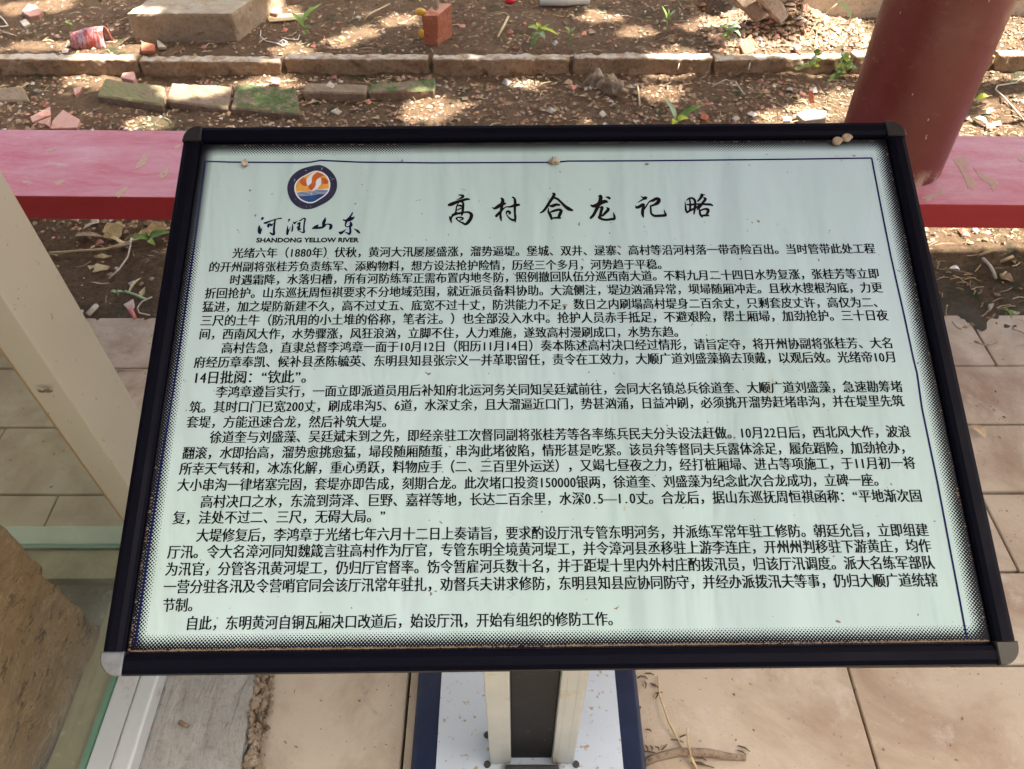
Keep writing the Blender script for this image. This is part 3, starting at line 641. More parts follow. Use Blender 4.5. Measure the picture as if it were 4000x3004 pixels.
ST = [
 ([(-5, 68), (20, 88), (36, 112), (8, 116), (-20, 116)], .005, 'twig_pale', 'forked pale twig at the far left edge'),
 ([(-5, 126), (30, 140), (58, 148)], .005, 'twig', 'short brown twig at the left edge below the forked one'),
 ([(1945, 155), (1965, 118), (1985, 78)], .007, 'straw', 'thick pale straw left of the leafy weed'),
 ([(1425, 85), (1450, 62), (1515, 30)], .004, 'straw', 'long thin straw left of the standing red brick'),
 ([(2488, 340), (2494, 380), (2498, 424)], .005, 'straw', 'upright pale straw right of the crumbling wood'),
 ([(2655, 245), (2650, 280), (2640, 318)], .003, 'twig_pale', 'thin root hanging over the kerb face'),
 ([(2933, 240), (2922, 280), (2914, 318)], .004, 'twig_pale', 'pale straw hanging down the kerb face'),
 ([(2780, 350), (2830, 322), (2870, 330), (2905, 380)], .003, 'twig_pale', 'curved thin twig below the kerb near the hanging straw'),
 ([(4000, 308), (3960, 335), (3890, 346), (3884, 362), (3915, 390), (3960, 440), (4010, 500)], .004, 'twig_pale', 'long bent pale vine stem right of the column'),
 ([(448, 980), (516, 965), (520, 945)], .006, 'twig_pale', 'forked pale root below the bench'),
 ([(516, 968), (505, 1015), (470, 1065), (430, 1100)], .0035, 'twig_pale', 'thin curving pale root below the bench'),
 ([(200, 1000), (420, 985), (560, 942), (650, 905)], .005, 'straw', 'long orange straw under the bench'),
 ([(494, 1150), (540, 1166), (575, 1182)], .005, 'leaf_pale', 'straight green stalk beside the broken white piece'),
 ([(600, 1172), (560, 1190), (542, 1215), (550, 1235), (590, 1243)], .0028, 'twig_pale', 'thin hooked twig touching the edge of the paving'),
 ([(470, 1464), (560, 1462)], .008, 'twig', 'blunt grey stick lying on the paving by the case'),
 ([(352, 1240), (385, 1205)], .010, 'twig_pale', 'short thick stick next to the case post'),
 ([(3820, 1009), (3886, 984)], .006, 'straw', 'straight pale stick at the sunlit edge below the bench'),
 ([(3832, 1020), (3860, 1050), (3876, 1080), (3882, 1100)], .006, 'twig_pale', 'bent pale stick pointing down from the straight one'),
 ([(3903, 1034), (3950, 1014)], .006, 'straw', 'short pale stick near the right edge below the bench'),
 ([(3905, 1092), (3922, 1074)], .004, 'straw', 'tiny straw below the short stick'),
 ([(3714, 1270), (3730, 1290), (3748, 1298)], .003, 'twig', 'short brown twig where soil meets paving'),
 ([(3945, 1296), (3975, 1305), (4000, 1318)], .003, 'twig', 'thin brown twig near the right edge of the paving'),
 ([(3800, 1345), (3840, 1362), (3885, 1345)], .004, 'twig', 'curved dark twig on the paving at the right'),
]
for pts, r, mm, lab in ST:
    wire(0, pts, r*.8, M[mm], lab, 'straw' if 'straw' in mm or 'stalk' in lab else 'twig', 'straw' if mm == 'straw' else 'twig', lift=.012 if 'kerb face' not in lab else .05)
# twigs on the near paving
def gw(pts, r, m, label, cat, name, parent=None, z=.004):
    P = [G(a[0], a[1], z+(a[2] if len(a) > 2 else 0)) for a in pts]; o = tube(name, P, r, m, parent, 6)
    return tag(o, label, cat) if label else o
gw([(2568, 2640), (2578, 2720, .01), (2612, 2820, .012), (2665, 2920), (2700, 2960, .01), (2725, 3010)], [.0012, .0018, .0022, .0024, .003, .003], M['straw'], 'long jointed golden straw on the paving beside the sign base', 'straw', 'straw')
gw([(2700, 2960, .01), (2686, 2900, .02), (2685, 2845, .02)], .0018, M['straw'], 'short golden side straw rising from the long one', 'straw', 'straw')
gw([(2500, 2990), (2560, 2960, .004), (2650, 2938, .006), (2760, 2940, .006), (2850, 2955, .004), (2912, 2962)], [.006, .0075, .008, .008, .0065, .005], M['bark'], 'curved piece of bark lying on the paving', 'bark piece', 'bark_piece')
scr = Geo()
for k, (a, c, d, e) in enumerate([(2500, 2640, 2530, 2652), (2520, 2630, 2555, 2636), (2518, 2660, 2522, 2690), (2490, 2650, 2500, 2642), (2540, 2668, 2575, 2692), (2545, 2675, 2560, 2686), (2570, 2706, 2560, 2730), (2560, 2710, 2588, 2704),
        (2522, 2848, 2545, 2858), (2520, 2910, 2530, 2936), (2540, 2912, 2548, 2932), (2560, 2916, 2574, 2930), (2584, 2930, 2606, 2906), (2500, 2936, 2560, 2940), (2882, 2912, 2930, 2936), (2880, 2930, 2915, 2950),
        (2620, 2888, 2670, 2900), (2655, 2880, 2680, 2870), (2700, 2980, 2790, 3000), (2710, 2975, 2760, 2990), (2496, 2758, 2500, 2770), (2720, 2958, 2760, 2970)]):
    Vt, Ft = tube_data([G(a, c, .005), G((a+d)/2+4, (c+e)/2-3, .008), G(d, e, .005)], [.0011, .0017, .0008], 5); scr.add(Vt, Ft)
tag(scr.build('leaf_scraps', [M['dark_bit']]), 'dark dry leaf scraps on the paving right of the sign base', 'leaf scraps', kind='stuff')

# dry leaf on paving, husks under the bench
def leafmesh(P0, P1, wid, bend, m, name, parent=None, nrm=(0, 0, 1), seg=7, fold=.25):
    P0 = np.array(P0, float); P1 = np.array(P1, float); d = P1-P0; s_ = _n(np.cross(d, nrm)); nn = _n(np.cross(s_, d)); V = []; Fs = []
    for i in range(seg+1):
        t = i/seg; w_ = wid*math.sin(math.pi*min(1, t*.93+.07))**.8*(1-.25*t); c = P0+d*t+nn*bend*math.sin(math.pi*t)
        V += [c-s_*w_+nn*w_*fold, c, c+s_*w_+nn*w_*fold]
    for i in range(seg):
        a = i*3; Fs += [(a, a+1, a+4, a+3), (a+1, a+2, a+5, a+4)]
    return mobj(name, V, Fs, m, parent, smooth=True)
def lying(px0, py0, px1, py1, wid, m, label, name='dry_leaf', cat='dry leaf', group=None, bend=.008, soil=True, lift=.01):
    a = (SG(px0, py0) if soil else G(px0, py0))+[0, 0, lift]; c = (SG(px1, py1) if soil else G(px1, py1))+[0, 0, lift]
    o = leafmesh(a, c, wid, bend, m, name); return tag(o, label, cat, group)
def husk(pts, zz, lab):
    top = []
    for i in range(len(pts)):
        a, c = np.array(pts[i]), np.array(pts[(i+1) % len(pts)])
        for t in (0, .4, .7): top.append(tuple(a+(c-a)*t+rng.normal(0, 2.5, 2)))
    ym = max(q[1] for q in pts); z0 = SG(*pts[0])[2]
    zs = [z0+.008+zz*(ym-q[1])/60+random.uniform(0, .003) for q in top]
    slabpx('dry_husk', top, zs, .0025, M['husk'], None, cuts=2, amp=.003, bevel=.0005, scale=60, label=lab, cat='dry husk', group='dry husks under the bench')
husk([(402, 905), (420, 868), (478, 866), (476, 915), (448, 938), (408, 926)], .03, 'broad torn tan husk under the bench, left of the seedling')
husk([(528, 918), (560, 892), (612, 862), (648, 866), (640, 884), (662, 892), (630, 912), (575, 924)], .03, 'wide tan husk under the bench beside the frame of the sign')
husk([(430, 926), (446, 918), (514, 960), (498, 970)], .01, 'narrow pale husk strip pointing at the seedling')
husk([(345, 1040), (380, 1028), (432, 1040), (420, 1052), (352, 1062)], .01, 'flat frayed husk beside the case post, below the long straw')
husk([(360, 1000), (400, 990), (440, 998), (402, 1010)], .01, 'small curled husk lying on the long straw')
lying(300, 930, 410, 935, .012, M['bark'], 'dark curled bark strip under the bench at the left')
lying(330, 905, 400, 880, .008, M['twig'], 'brown curled leaf under the bench near the case post')
lying(508, 1152, 560, 1094, .006, M['straw'], 'narrow yellow leaf on dark soil near the frame')
lying(3788, 1672, 3842, 1722, .014, M['straw'], 'crumpled beige leaf on the paving right of the sign', soil=False)
lying(3705, 1058, 3745, 1068, .010, M['plastic_w'], 'bleached leaf on the soil right of the sign')
lying(3800, 470, 3850, 492, .018, M['leaf_pale'], 'pale grey green leaf at the foot of the column')
lying(3850, 452, 3880, 440, .016, M['husk'], 'pale curled leaf in the litter right of the column')
# broken white funnel-like piece
f0 = G(506, 1192, .02); f1 = G(530, 1242, .004)
wp = thing('plastic_spoon', 'broken white and pink plastic piece stuck in the edge of the soil', 'plastic piece', tuple(f1))
leafpts = [(481, 1188), (520, 1166), (526, 1196), (517, 1212), (500, 1210)]
slabpx('bowl', leafpts, [.03, .034, .024, .018, .018], .004, mottled('plastic_pinkish', (.66, .52, .48), (.6, .42, .38), 30, .4), wp, cuts=1, amp=.0005, bevel=.001)
tube('stem', [G(509, 1208, .018), G(528, 1244, .004)], [.0075, .005], mat('plastic_red_tip', (.62, .2, .18), .4), wp, 6)

# ------------------------------------------------------------------ weeds
def weed(px, py, label, leaves, h=.05, stemr=.002, soil=True, base=None, mm=None, group='weeds on the soil bed'):
    """leaves: (dx, dy, dz of tip, start height fraction, width, material)"""
    p = (SG(px, py) if base is None else np.array(base)); t = thing('weed', label, 'weed', tuple(p), group)
    top = p+[random.uniform(-.005, .005), 0, h]
    tube('stem', [p-[0, 0, .005], p+[.002, 0, h*.5], top], [stemr, stemr*.9, stemr*.6], M['leaf_light'], t, 5)
    for dx, dy, dz, s_, wd, ml in leaves:
        a = p+(top-p)*s_; c = a+[dx, dy, dz]
        leafmesh(a, c, wd, .012, M[ml], 'leaf', t, nrm=(0, -.4, 1))
    return t
weed(2100, 165, 'leafy green weed with yellowish leaves in the middle of the upper bed', [(-.045, -.01, .02, .7, .012, 'leaf_light'), (-.035, -.03, -.01, .5, .010, 'leaf'), (.03, -.03, -.015, .6, .013, 'leaf_pale'), (.05, .0, .05, .4, .010, 'leaf_light'), (.09, -.04, -.02, .9, .008, 'leaf_yellow'), (-.01, .0, .03, .8, .012, 'leaf_yellow'), (-.03, -.05, -.03, .3, .009, 'leaf')], .07)
weed(2225, 180, 'thin pale grassy weed right of the leafy green one', [(-.03, 0, .05, .6, .006, 'leaf_light'), (.02, 0, .04, .7, .005, 'leaf_pale'), (0, -.01, .03, .9, .005, 'leaf_light')], .06)
weed(2838, 178, 'small bright seedling with arched leaves before the soil heap', [(-.04, 0, .012, .9, .012, 'leaf_light'), (.05, 0, .0, 1, .012, 'leaf_pale'), (.055, -.01, -.03, .95, .009, 'leaf_pale'), (-.03, -.01, -.01, .6, .010, 'leaf_light'), (.02, 0, .01, .6, .008, 'leaf')], .075)
weed(2640, 480, 'two leaved seedling with yellow base right behind the sign', [(-.055, .02, .085, .3, .012, 'leaf_pale'), (.10, .03, .045, .4, .013, 'leaf'), (.045, -.01, .018, .2, .014, 'leaf_yellow'), (-.02, -.03, .0, .2, .014, 'leaf_yellow')], .03)
weed(1195, 150, 'sparse bright weed right of the concrete block', [(-.05, .02, .05, .6, .012, 'leaf_light'), (.05, .03, .06, .7, .010, 'leaf_light'), (.01, -.03, .0, .3, .012, 'leaf'), (-.02, .0, .02, .9, .010, 'leaf_pale'), (.04, -.02, .02, .4, .010, 'leaf'), (.09, .04, .06, .8, .008, 'leaf_light')], .09)
weed(585, 952, 'low seedling with pointed green leaves under the bench', [(-.055, -.005, .01, .9, .010, 'leaf'), (.075, .01, .02, .9, .012, 'leaf'), (.03, -.03, .0, .7, .010, 'leaf_light'), (.045, .03, .015, .8, .011, 'leaf'), (-.02, .02, .01, .8, .009, 'leaf')], .02)
weed(462, 1158, 'tiny pale seedling near the green stalk', [(-.02, 0, .01, .9, .005, 'leaf_pale'), (.02, 0, .008, .9, .005, 'leaf_pale')], .012)
weed(3925, 1232, 'tiny green tuft between white chips at the right', [(-.02, 0, .01, .9, .004, 'leaf'), (.02, -.02, .008, .9, .004, 'leaf_light'), (0, -.03, .0, .9, .004, 'leaf')], .012)
weed(3990, 470, 'yellow green weed in sunlight at the right edge', [(-.05, 0, .05, .6, .012, 'leaf_pale'), (.04, -.02, .05, .7, .013, 'leaf_yellow'), (-.02, -.03, .01, .5, .012, 'leaf_yellow'), (.03, 0, -.01, .4, .012, 'leaf_light')], .06)
weed(3805, 405, 'single yellow green leaf showing beside the column', [(.045, 0, .012, .9, .014, 'leaf_yellow')], .02)
weed(2600, 130, 'faint thin weed left of the pit', [(-.03, .01, .07, .6, .006, 'leaf_light'), (.03, .0, .05, .7, .006, 'leaf_pale'), (0, 0, .04, .9, .005, 'leaf_light')], .07)
weed(275, 112, 'tiny seedling left of the glazed pot fragment', [(-.02, 0, .01, .9, .008, 'leaf_light'), (.02, -.01, .0, .9, .006, 'leaf_light')], .02)
weed(1340, 168, 'tiny seedling near the kerb left of the standing brick', [(-.015, 0, .01, .9, .007, 'leaf_light'), (.015, -.01, .0, .9, .006, 'leaf_light')], .015)
# arching grass
g = thing('grass', 'tall arching grass blade and stalk beside the column', 'grass', tuple(SG(3130, 180)), 'weeds on the soil bed')
q0 = SG(3130, 178); q3 = PY(3308, 110, 3.44)
tube('stalk', [q0, PY(3185, 95, 3.42), PY(3245, 35, 3.42), PY(3270, 14, 3.42)], [.003, .0025, .002, .002], M['straw'], g, 5)
pp = [PY(3265, 16, 3.42), PY(3290, 12, 3.42), PY(3312, 30, 3.42), PY(3325, 60, 3.42), PY(3322, 90, 3.42), PY(3312, 112, 3.42)]
Vg = []; wv = [.003, .008, .010, .009, .006, .002]
for q, w_ in zip(pp, wv): Vg += [q+[0, 0, w_], q-[w_*.6, 0, w_]]
mobj('blade', Vg, [(2*i, 2*i+1, 2*i+3, 2*i+2) for i in range(5)], M['leaf_pale'], g, smooth=True)
tube('stalk', [SG(3180, 190), PY(3190, 130, 3.38), PY(3195, 100, 3.38)], .002, M['straw'], g, 5)
# creeping vine over the kerb
v = thing('vine', 'small leaved creeper hanging over the kerb left of the column', 'creeper', tuple(SG(3250, 200)))
paths = [[(3300, 210), (3290, 240), (3265, 280), (3255, 330), (3240, 400)], [(3180, 200), (3190, 225), (3178, 262)], [(3300, 210), (3310, 250), (3260, 300), (3235, 330)], [(3170, 240), (3130, 260), (3112, 268)], [(3290, 215), (3330, 250), (3318, 262)]]
nl = 0
for pth in paths:
    P = [PY(a, c, KY0-.02) if c < 300 else (PY(a, c, KY0-.03-(c-300)*.0006)) for a, c in pth]
    tube('stem', P, .0022, M['leaf_light'], v, 5)
    for i in range(len(P)-1):
        for t in np.linspace(0, 1, 5)[:-1]:
            a = P[i]*(1-t)+P[i+1]*t
            for s_ in (-1, 1):
                if random.random() < .25: continue
                c = a+np.array([s_*random.uniform(.012, .028), -.012, random.uniform(-.012, .012)])
                leafmesh(a, c, random.uniform(.006, .010), .003, M[random.choice(['leaf_light', 'leaf_pale', 'leaf', 'leaf_yellow'])], 'leaf', v, nrm=(0, -1, .6), seg=3)

# ------------------------------------------------------------------ crumbs, chips, litter (uncountable)
OCT = np.array([(1, 0, 0), (-1, 0, 0), (0, 1, 0), (0, -1, 0), (0, 0, 1), (0, 0, -1.)])
OF = np.array([(0, 2, 4), (2, 1, 4), (1, 3, 4), (3, 0, 4), (2, 0, 5), (1, 2, 5), (3, 1, 5), (0, 3, 5)])
def crumbs(name, n, mats, probs, smin, smax, yr=(1.58, 4.4), xr=(-2.3, 2.6), flat=.6, dens=None, power=2.0):
    x = rng.uniform(*xr, n*2); y = rng.uniform(*yr, n*2)
    thin = (y > KY1+.02) & (x < .85) & (rng.random(n*2) < .6) if name != 'heap_crumbs' else np.zeros(n*2, bool)
    thin |= (y < 1.98) & (rng.random(n*2) < .86); x = x[~thin]; y = y[~thin]
    d = fbm(x, y, 2.0, 3)+.6*fbm(x, y, 9, 2); k = d > np.quantile(d, .35)-rng.random(len(d))*.6; x = x[k][:n]; y = y[k][:n]; n = len(x)
    k = (y < KY0-.005) | (y > KY1+.005); x = x[k]; y = y[k]; n = len(x)
    z = soil_h(x, y); s = smin+(smax-smin)*rng.random(n)**power
    base = OCT[None]*(1+rng.uniform(-.35, .35, (n, 6, 1)))+rng.uniform(-.25, .25, (n, 6, 3)); base[:, :, 2] *= flat
    a = rng.uniform(0, 2*np.pi, n); ca, sa = np.cos(a), np.sin(a); bx = base[:, :, 0]*ca[:, None]-base[:, :, 1]*sa[:, None]; by = base[:, :, 0]*sa[:, None]+base[:, :, 1]*ca[:, None]
    V = np.stack([bx, by, base[:, :, 2]], 2)*s[:, None, None]+np.stack([x, y, z+s*.25], 1)[:, None]
    Fq = (OF[None]+(np.arange(n)*6)[:, None, None]).reshape(-1, 3)
    mi = np.repeat(rng.choice(len(mats), n, p=probs), 8)
    o = mobj(name, V.reshape(-1, 3), Fq, mats, midx=mi); tag(o, kind='stuff'); return o
tag(crumbs('soil_crumbs', 30000, [M['crumb'], M['chip_grey'], M['chip_red']], [.92, .04, .04], .0025, .011, power=2.2), 'loose earth crumbs scattered over the soil bed', 'earth crumbs')
tag(crumbs('pebbles', 900, [M['chip_red'], M['chip_grey'], M['crumb']], [.4, .3, .3], .008, .022, power=2.2), 'small brick chips and pebbles strewn on the soil bed', 'pebbles')
tag(crumbs('heap_crumbs', 2600, [M['crumb'], M['chip_red'], M['chip_grey']], [.90, .07, .03], .005, .017, yr=(3.3, 3.72), xr=(.85, 1.55), power=1.5), 'clods and chips on the soil heap', 'clods')
x_, y_ = 0, 0
def litter(name, n, xr, yr, L, m, zoff=.006, soil=True, wid=.0016):
    ge = Geo()
    for _ in range(n):
        x = random.uniform(*xr); y = random.uniform(*yr)
        if KY0-.02 < y < KY1+.02: continue
        z = float(soil_h(x, y)) if soil else 0
        a = random.uniform(0, math.pi*2) if random.random() < .4 else random.gauss(0, .5); l = random.uniform(*L)
        b_ = a+random.uniform(-.8, .8); p = np.array([x, y, z+zoff])
        q = p+[math.cos(a)*l, math.sin(a)*l, random.uniform(-.002, .008)]; r_ = q+[math.cos(b_)*l, math.sin(b_)*l, random.uniform(-.008, .004)]
        V, Fs = tube_data([p, q, r_], wid*random.uniform(.5, 1.3), 3); ge.add(V, Fs)
    return ge.build(name, [m])
tag(litter('straw_litter', 1500, (-2.2, 2.4), (1.7, 4.3), (.006, .03), M['straw'], wid=.0012), 'dry straw and rootlets littering the soil', 'straw litter', kind='stuff')
tag(litter('straw_litter', 500, (.95, 1.9), (1.62, 3.1), (.006, .025), M['straw'], wid=.0011), 'denser dry litter on the soil right of the column', 'straw litter', kind='stuff')
ge = Geo()
for _ in range(260):
    x = random.uniform(-2.2, 2.5); y = random.uniform(1.7, 4.2)
    if KY0-.03 < y < KY1+.03 or (x < .9 and random.random() < .6): continue
    z = float(soil_h(x, y)); a = random.uniform(0, 6.28); L = random.uniform(.012, .03); w_ = L*.35
    d = np.array([math.cos(a), math.sin(a), random.uniform(-.2, .3)]); s_ = np.array([-math.sin(a), math.cos(a), 0]); p = np.array([x, y, z+.007])
    ge.add([p-d*L, p+s_*w_+[0, 0, .003], p+d*L, p-s_*w_+[0, 0, .004], p], [(0, 4, 1), (4, 2, 1), (0, 3, 4), (4, 3, 2)], random.choice([0, 0, 1]))
tag(ge.build('leaf_litter', [M['husk'], M['straw']]), 'curled dead leaves littering the soil', 'leaf litter', kind='stuff')
# grit on paving
ge = Geo()
for _ in range(700):
    x = random.uniform(-1.6, 1.6); y = random.uniform(.3, 1.62)**1.0
    if x < -.42 and y < .95: continue
    if abs(x-.03) < .24 and y < .75: continue
    if random.random() > .25+.75*(y/1.62)**3: continue
    s_ = random.uniform(.0008, .003); V = (OCT*[s_*random.uniform(.7, 2.4), s_, s_*.5])@np.array([[math.cos(y*99), math.sin(y*99), 0], [-math.sin(y*99), math.cos(y*99), 0], [0, 0, 1]])+[x, y, .001+s_*.3]
    ge.add(V.tolist(), OF.tolist(), random.choice([0, 0, 1]))
tag(ge.build('grit', [M['dark_bit'], M['crumb']]), 'specks of grit scattered on the paving', 'grit', kind='stuff')

# ------------------------------------------------------------------ glass case with the stele on its plinth
PZ = .06
pl = thing('concrete_plinth', 'rough grey concrete plinth under the glass case', 'plinth', (-.9, .3, 0))
e0 = G(991, 2644, PZ); e1 = G(946, 3004, PZ)
xr1 = lin((e0[1], e0[0]), (e1[1], e1[0]), .90); xr0 = lin((e0[1], e0[0]), (e1[1], e1[0]), -.6)
from_bm('slab', hexbm([(-2.2, -.6, -.01), (xr0-.002, -.6, -.01), (xr1-.002, .90, -.01), (-2.2, .90, -.01), (-2.2, -.6, PZ), (xr0, -.6, PZ), (xr1, .90, PZ), (-2.2, .90, PZ)], .006, cuts=10, amp=.005, scale=18, chip=.018), M['plinth'], pl, smooth=True)
ge = Geo()
for _ in range(900):
    y = random.uniform(.25, .88); z = random.uniform(0, PZ+.002); x = lin((e0[1], e0[0]), (e1[1], e1[0]), y)+.004+(1-z/PZ)*random.uniform(0, .02)
    s_ = random.uniform(.002, .008); V = (OCT*(1+rng.uniform(-.4, .4, (6, 3))))*s_+[x, y, z]
    ge.add(V.tolist(), OF.tolist())
o = ge.build('crumbling_edge', [M['crumble']], pl); o['kind'] = 'stuff'
gw([(700, 2820), (735, 2838)], .004, M['bark'], 'short brown twig lying on the concrete plinth', 'twig', 'twig', z=PZ+.006)
p = G(570, 2845, PZ); blob('red_smear', p+[0, 0, -.002], .012, M['shard_red'], None, 'small red crumb at the inner edge of the plinth', 'crumb', scl=(1.2, .9, .4))

ZB = .10; XO = -.655; YN, YF = -.42, .896
case = thing('display_case', 'tall aluminium framed glass case around the stone stele', 'display case', (-1.3, .25, PZ))
def lean(x, y, z): return np.array([x, y, 0])+VL/VL[2]*(z-ZB)+np.array([0, 0, ZB])*1.0
def post(x0, x1, y0, y1, z0, z1, m, name, leanit=True):
    c8 = []
    for z in (z0, z1):
        off = VL[:2]/VL[2]*(z-ZB) if leanit else np.zeros(2)
        for x, y in ((x0, y0), (x1, y0), (x1, y1), (x0, y1)): c8.append((x+off[0], y+off[1], z))
    return from_bm(name, hexbm(c8, .0015, seg=2), m, case)
ZT = 2.05
# positions of the post fitted to the photograph's three edges
def fitY(a, b_, x, z): # photo line through two points, met at height z on the plane x
    lo = None
    for t in np.linspace(-1.5, 1.5, 3001):
        q = PX(a[0]+(b_[0]-a[0])*t, a[1]+(b_[1]-a[1])*t, x)
        if lo is None or abs(q[2]-z) < lo[0]: lo = (abs(q[2]-z), q[1])
    return lo[1]
yA = fitY((0, 557), (536, 1590), XO, .8); yB = fitY((0, 1075), (490, 1897), XO, .8)
off8 = VL[:2]/VL[2]*(.8-ZB)
yA -= off8[1]; yB -= off8[1]; xo = XO-off8[0]*.0
YF = max(yA, yB); YI = min(yA, yB)
XI = XO-.050
post(XI, XO, YI, YF, ZB-.005, ZT, M['alu'], 'corner_post')
post(XI-.0075, XI-.0005, YI+.004, YI+.02, ZB-.005, ZT, M['gasket'], 'gasket')
post(XI, XO, YN, YN+.11, ZB-.005, ZT, M['alu'], 'corner_post')
post(-1.95, -1.90, YI, YF, ZB-.005, ZT, M['alu'], 'corner_post'); post(-1.95, -1.90, YN, YN+.11, ZB-.005, ZT, M['alu'], 'corner_post')
XG = -.737
box('sill', XO-.0345, XO, YN, YI-.002, PZ+.001, ZB, M['sill'], case, .006, seg=3)
box('sill_trim', XG+.006, XO-.036, YN, YI-.002, PZ+.001, ZB-.004, M['sill'], case, .002)
box('sill_ledge', -.800, XG-.0045, YN, YI-.002, PZ+.001, ZB-.006, M['sill_in'], case, .003)
YG = G(300, 2135, ZB)[1]
box('sill', -1.90, XI-.009, YG+.006, YF, PZ+.001, ZB, mottled('sill_green', (.42, .50, .40), (.50, .58, .47), 10, .6, .0005, 60), case, .003)
box('sill_ledge', -1.90, -.801, YI, YG-.0045, PZ+.001, ZB-.004, M['sill_in'], case, .003)
box('glass_pane', XG-.004, XG+.004, YN+.02, YG-.008, ZB-.03, ZT, M['glass'], case, 0)
box('glass_pane', -1.9, XG-.002, YG-.004, YG+.004, ZB-.03, ZT, M['glass'], case, 0)
box('glass_edge', XG-.0042, XG+.0042, YN+.02, YG-.008, ZB-.012, ZB+.0015, M['glass_edge'], case, 0)
box('glass_edge', -1.9, XG-.002, YG-.0042, YG+.0042, ZB-.012, ZB+.0015, M['glass_edge'], case, 0)
box('case_floor', -1.9, -.801, YN+.02, YI-.001, PZ+.001, PZ+.012, M['case_floor'], case, 0)
box('lid_rail', XI-.01, XO+.01, YN-.01, YF+.01, ZT+.001, ZT+.05, M['alu'], case, .003); box('lid_rail', -1.96, -1.90, YN-.01, YF+.01, ZT+.001, ZT+.05, M['alu'], case, .003)
box('lid_rail', -1.899, XI-.011, YF-.05, YF+.01, ZT+.001, ZT+.05, M['alu'], case, .003); box('glass_pane', -1.899, XI-.011, YN, YF-.051, ZT+.02, ZT+.028, M['glass'], case, 0)
# stele: its right face and far upright edge follow the photograph
sz0 = PZ+.0125; c0 = G(415, 2455, sz0)
ST_X = c0[0]; ST_Y = c0[1]
bm = hexbm([(-1.42, .0, sz0), (ST_X, .0, sz0), (ST_X, ST_Y, sz0), (-1.42, ST_Y-.02, sz0), (-1.42, .05, 1.75), (ST_X-.03, .05, 1.75), (ST_X-.03, ST_Y-.015, 1.75), (-1.42, ST_Y-.04, 1.75)], .018, cuts=11, amp=.018, scale=7, chip=.03)
bmesh.ops.translate(bm, vec=(1.1, -.3, -sz0), verts=bm.verts)
o = from_bm('stone_stele', bm, M['stele'], smooth=True); o.location = (-1.1, .3, sz0)
tag(o, 'rough brown sandstone stele standing inside the glass case', 'stele')
# moth on the post
q = PX(190, 1527, XO-.02)
mt = thing('moth', 'dark little moth resting on the case post', 'moth', tuple(q))
q = PY(188, 1527, YI-.0035)
blob('body', q, .0045, M['dark_bit'], mt, scl=(1.5, .5, .7)); leafmesh(q+[-.004, -.002, .001], q+[-.014, -.002, .006], .0025, 0, M['dark_bit'], 'wing', mt, (0, -1, 0)); leafmesh(q+[-.004, -.002, 0], q+[-.015, -.002, .001], .002, 0, M['dark_bit'], 'wing', mt, (0, -1, 0))

# ------------------------------------------------------------------ the information sign
W_ = .89
corn = [(715, 494), (3520, 474), (3993, 2599), (382, 2643)]
def hom(src, dst):
    A = []
    for (x, y), (u, v_) in zip(src, dst):
        A.append([x, y, 1, 0, 0, 0, -u*x, -u*y, -u]); A.append([0, 0, 0, x, y, 1, -v_*x, -v_*y, -v_])
    return np.linalg.svd(np.array(A))[2][-1].reshape(3, 3)
K = np.array([[F, 0, CX], [0, F, CY], [0, 0, 1.]])
B = np.linalg.inv(K)@hom([(0, 1), (1, 1), (1, 0), (0, 0)], corn)
if B[2, 2] < 0: B = -B
a_, b__, t_ = B.T; la = np.linalg.norm(a_); H_ = np.linalg.norm(b__)/la*W_
SO = RWC@(t_/la*W_)+CAM; SU_ = _n(RWC@a_); SV = RWC@b__; SV = _n(SV-(SV@SU_)*SU_); SN = np.cross(SU_, SV)
def U(px, py, h=0.0):
    """photo position -> (u, v) on the plane h above the sign's reference plane"""
    d = ray(px, py); o_ = SO+SN*h; t = ((o_-CAM)@SN)/(d@SN); q = CAM+d*t-o_
    return np.array([q@SU_, q@SV])
def Wd(u, v_, h=0.0): return SO+SU_*u+SV*v_+SN*h
sgn_base = np.array([.031, .50, 0])
sign = thing('information_sign', 'black framed sign of Chinese text tilted on two white posts', 'sign', tuple(sgn_base))
FW, FV = .0205, .0225
def bar(name, u0, u1, v0, v1, m, along):
    # rounded aluminium snap-frame profile, reference plane = its outer top edges
    prof = [(0, -.020), (0, -.003), (.0015, -.0005), (.006, .0008), (.014, .0005), (.0185, -.0015), (.0205, -.0045), (.0205, -.009), (.0225, -.0095), (.0225, -.02)]
    wtot = .0225; V = []; Fs = []
    wid = (v1-v0) if along == 'u' else (u1-u0)
    for e in (0, 1):
        for s_, h in prof:
            s2 = s_/wtot*abs(wid)
            if along == 'u': uu = u0+(u1-u0)*e; vv = (v0+s2) if wid > 0 else (v0-s2)
            else: vv = v0+(v1-v0)*e; uu = (u0+s2) if wid > 0 else (u0-s2)
            V.append(Wd(uu, vv, h))
    k = len(prof)
    for i in range(k): Fs.append((i, (i+1) % k, k+(i+1) % k, k+i))
    Fs.append(tuple(range(k))); Fs.append(tuple(range(k, 2*k)))
    o = mobj(name, V, Fs, m, sign); return o
bt = 0.0225; CS = .0225
bar('frame_bar', CS, W_-CS, 0, bt, M['frame'], 'u'); bar('frame_bar', CS, W_-CS, H_, H_-bt, M['frame'], 'u')
bar('frame_bar', 0, bt, CS, H_-CS, M['frame'], 'v'); bar('frame_bar', W_, W_-bt, CS, H_-CS, M['frame'], 'v')
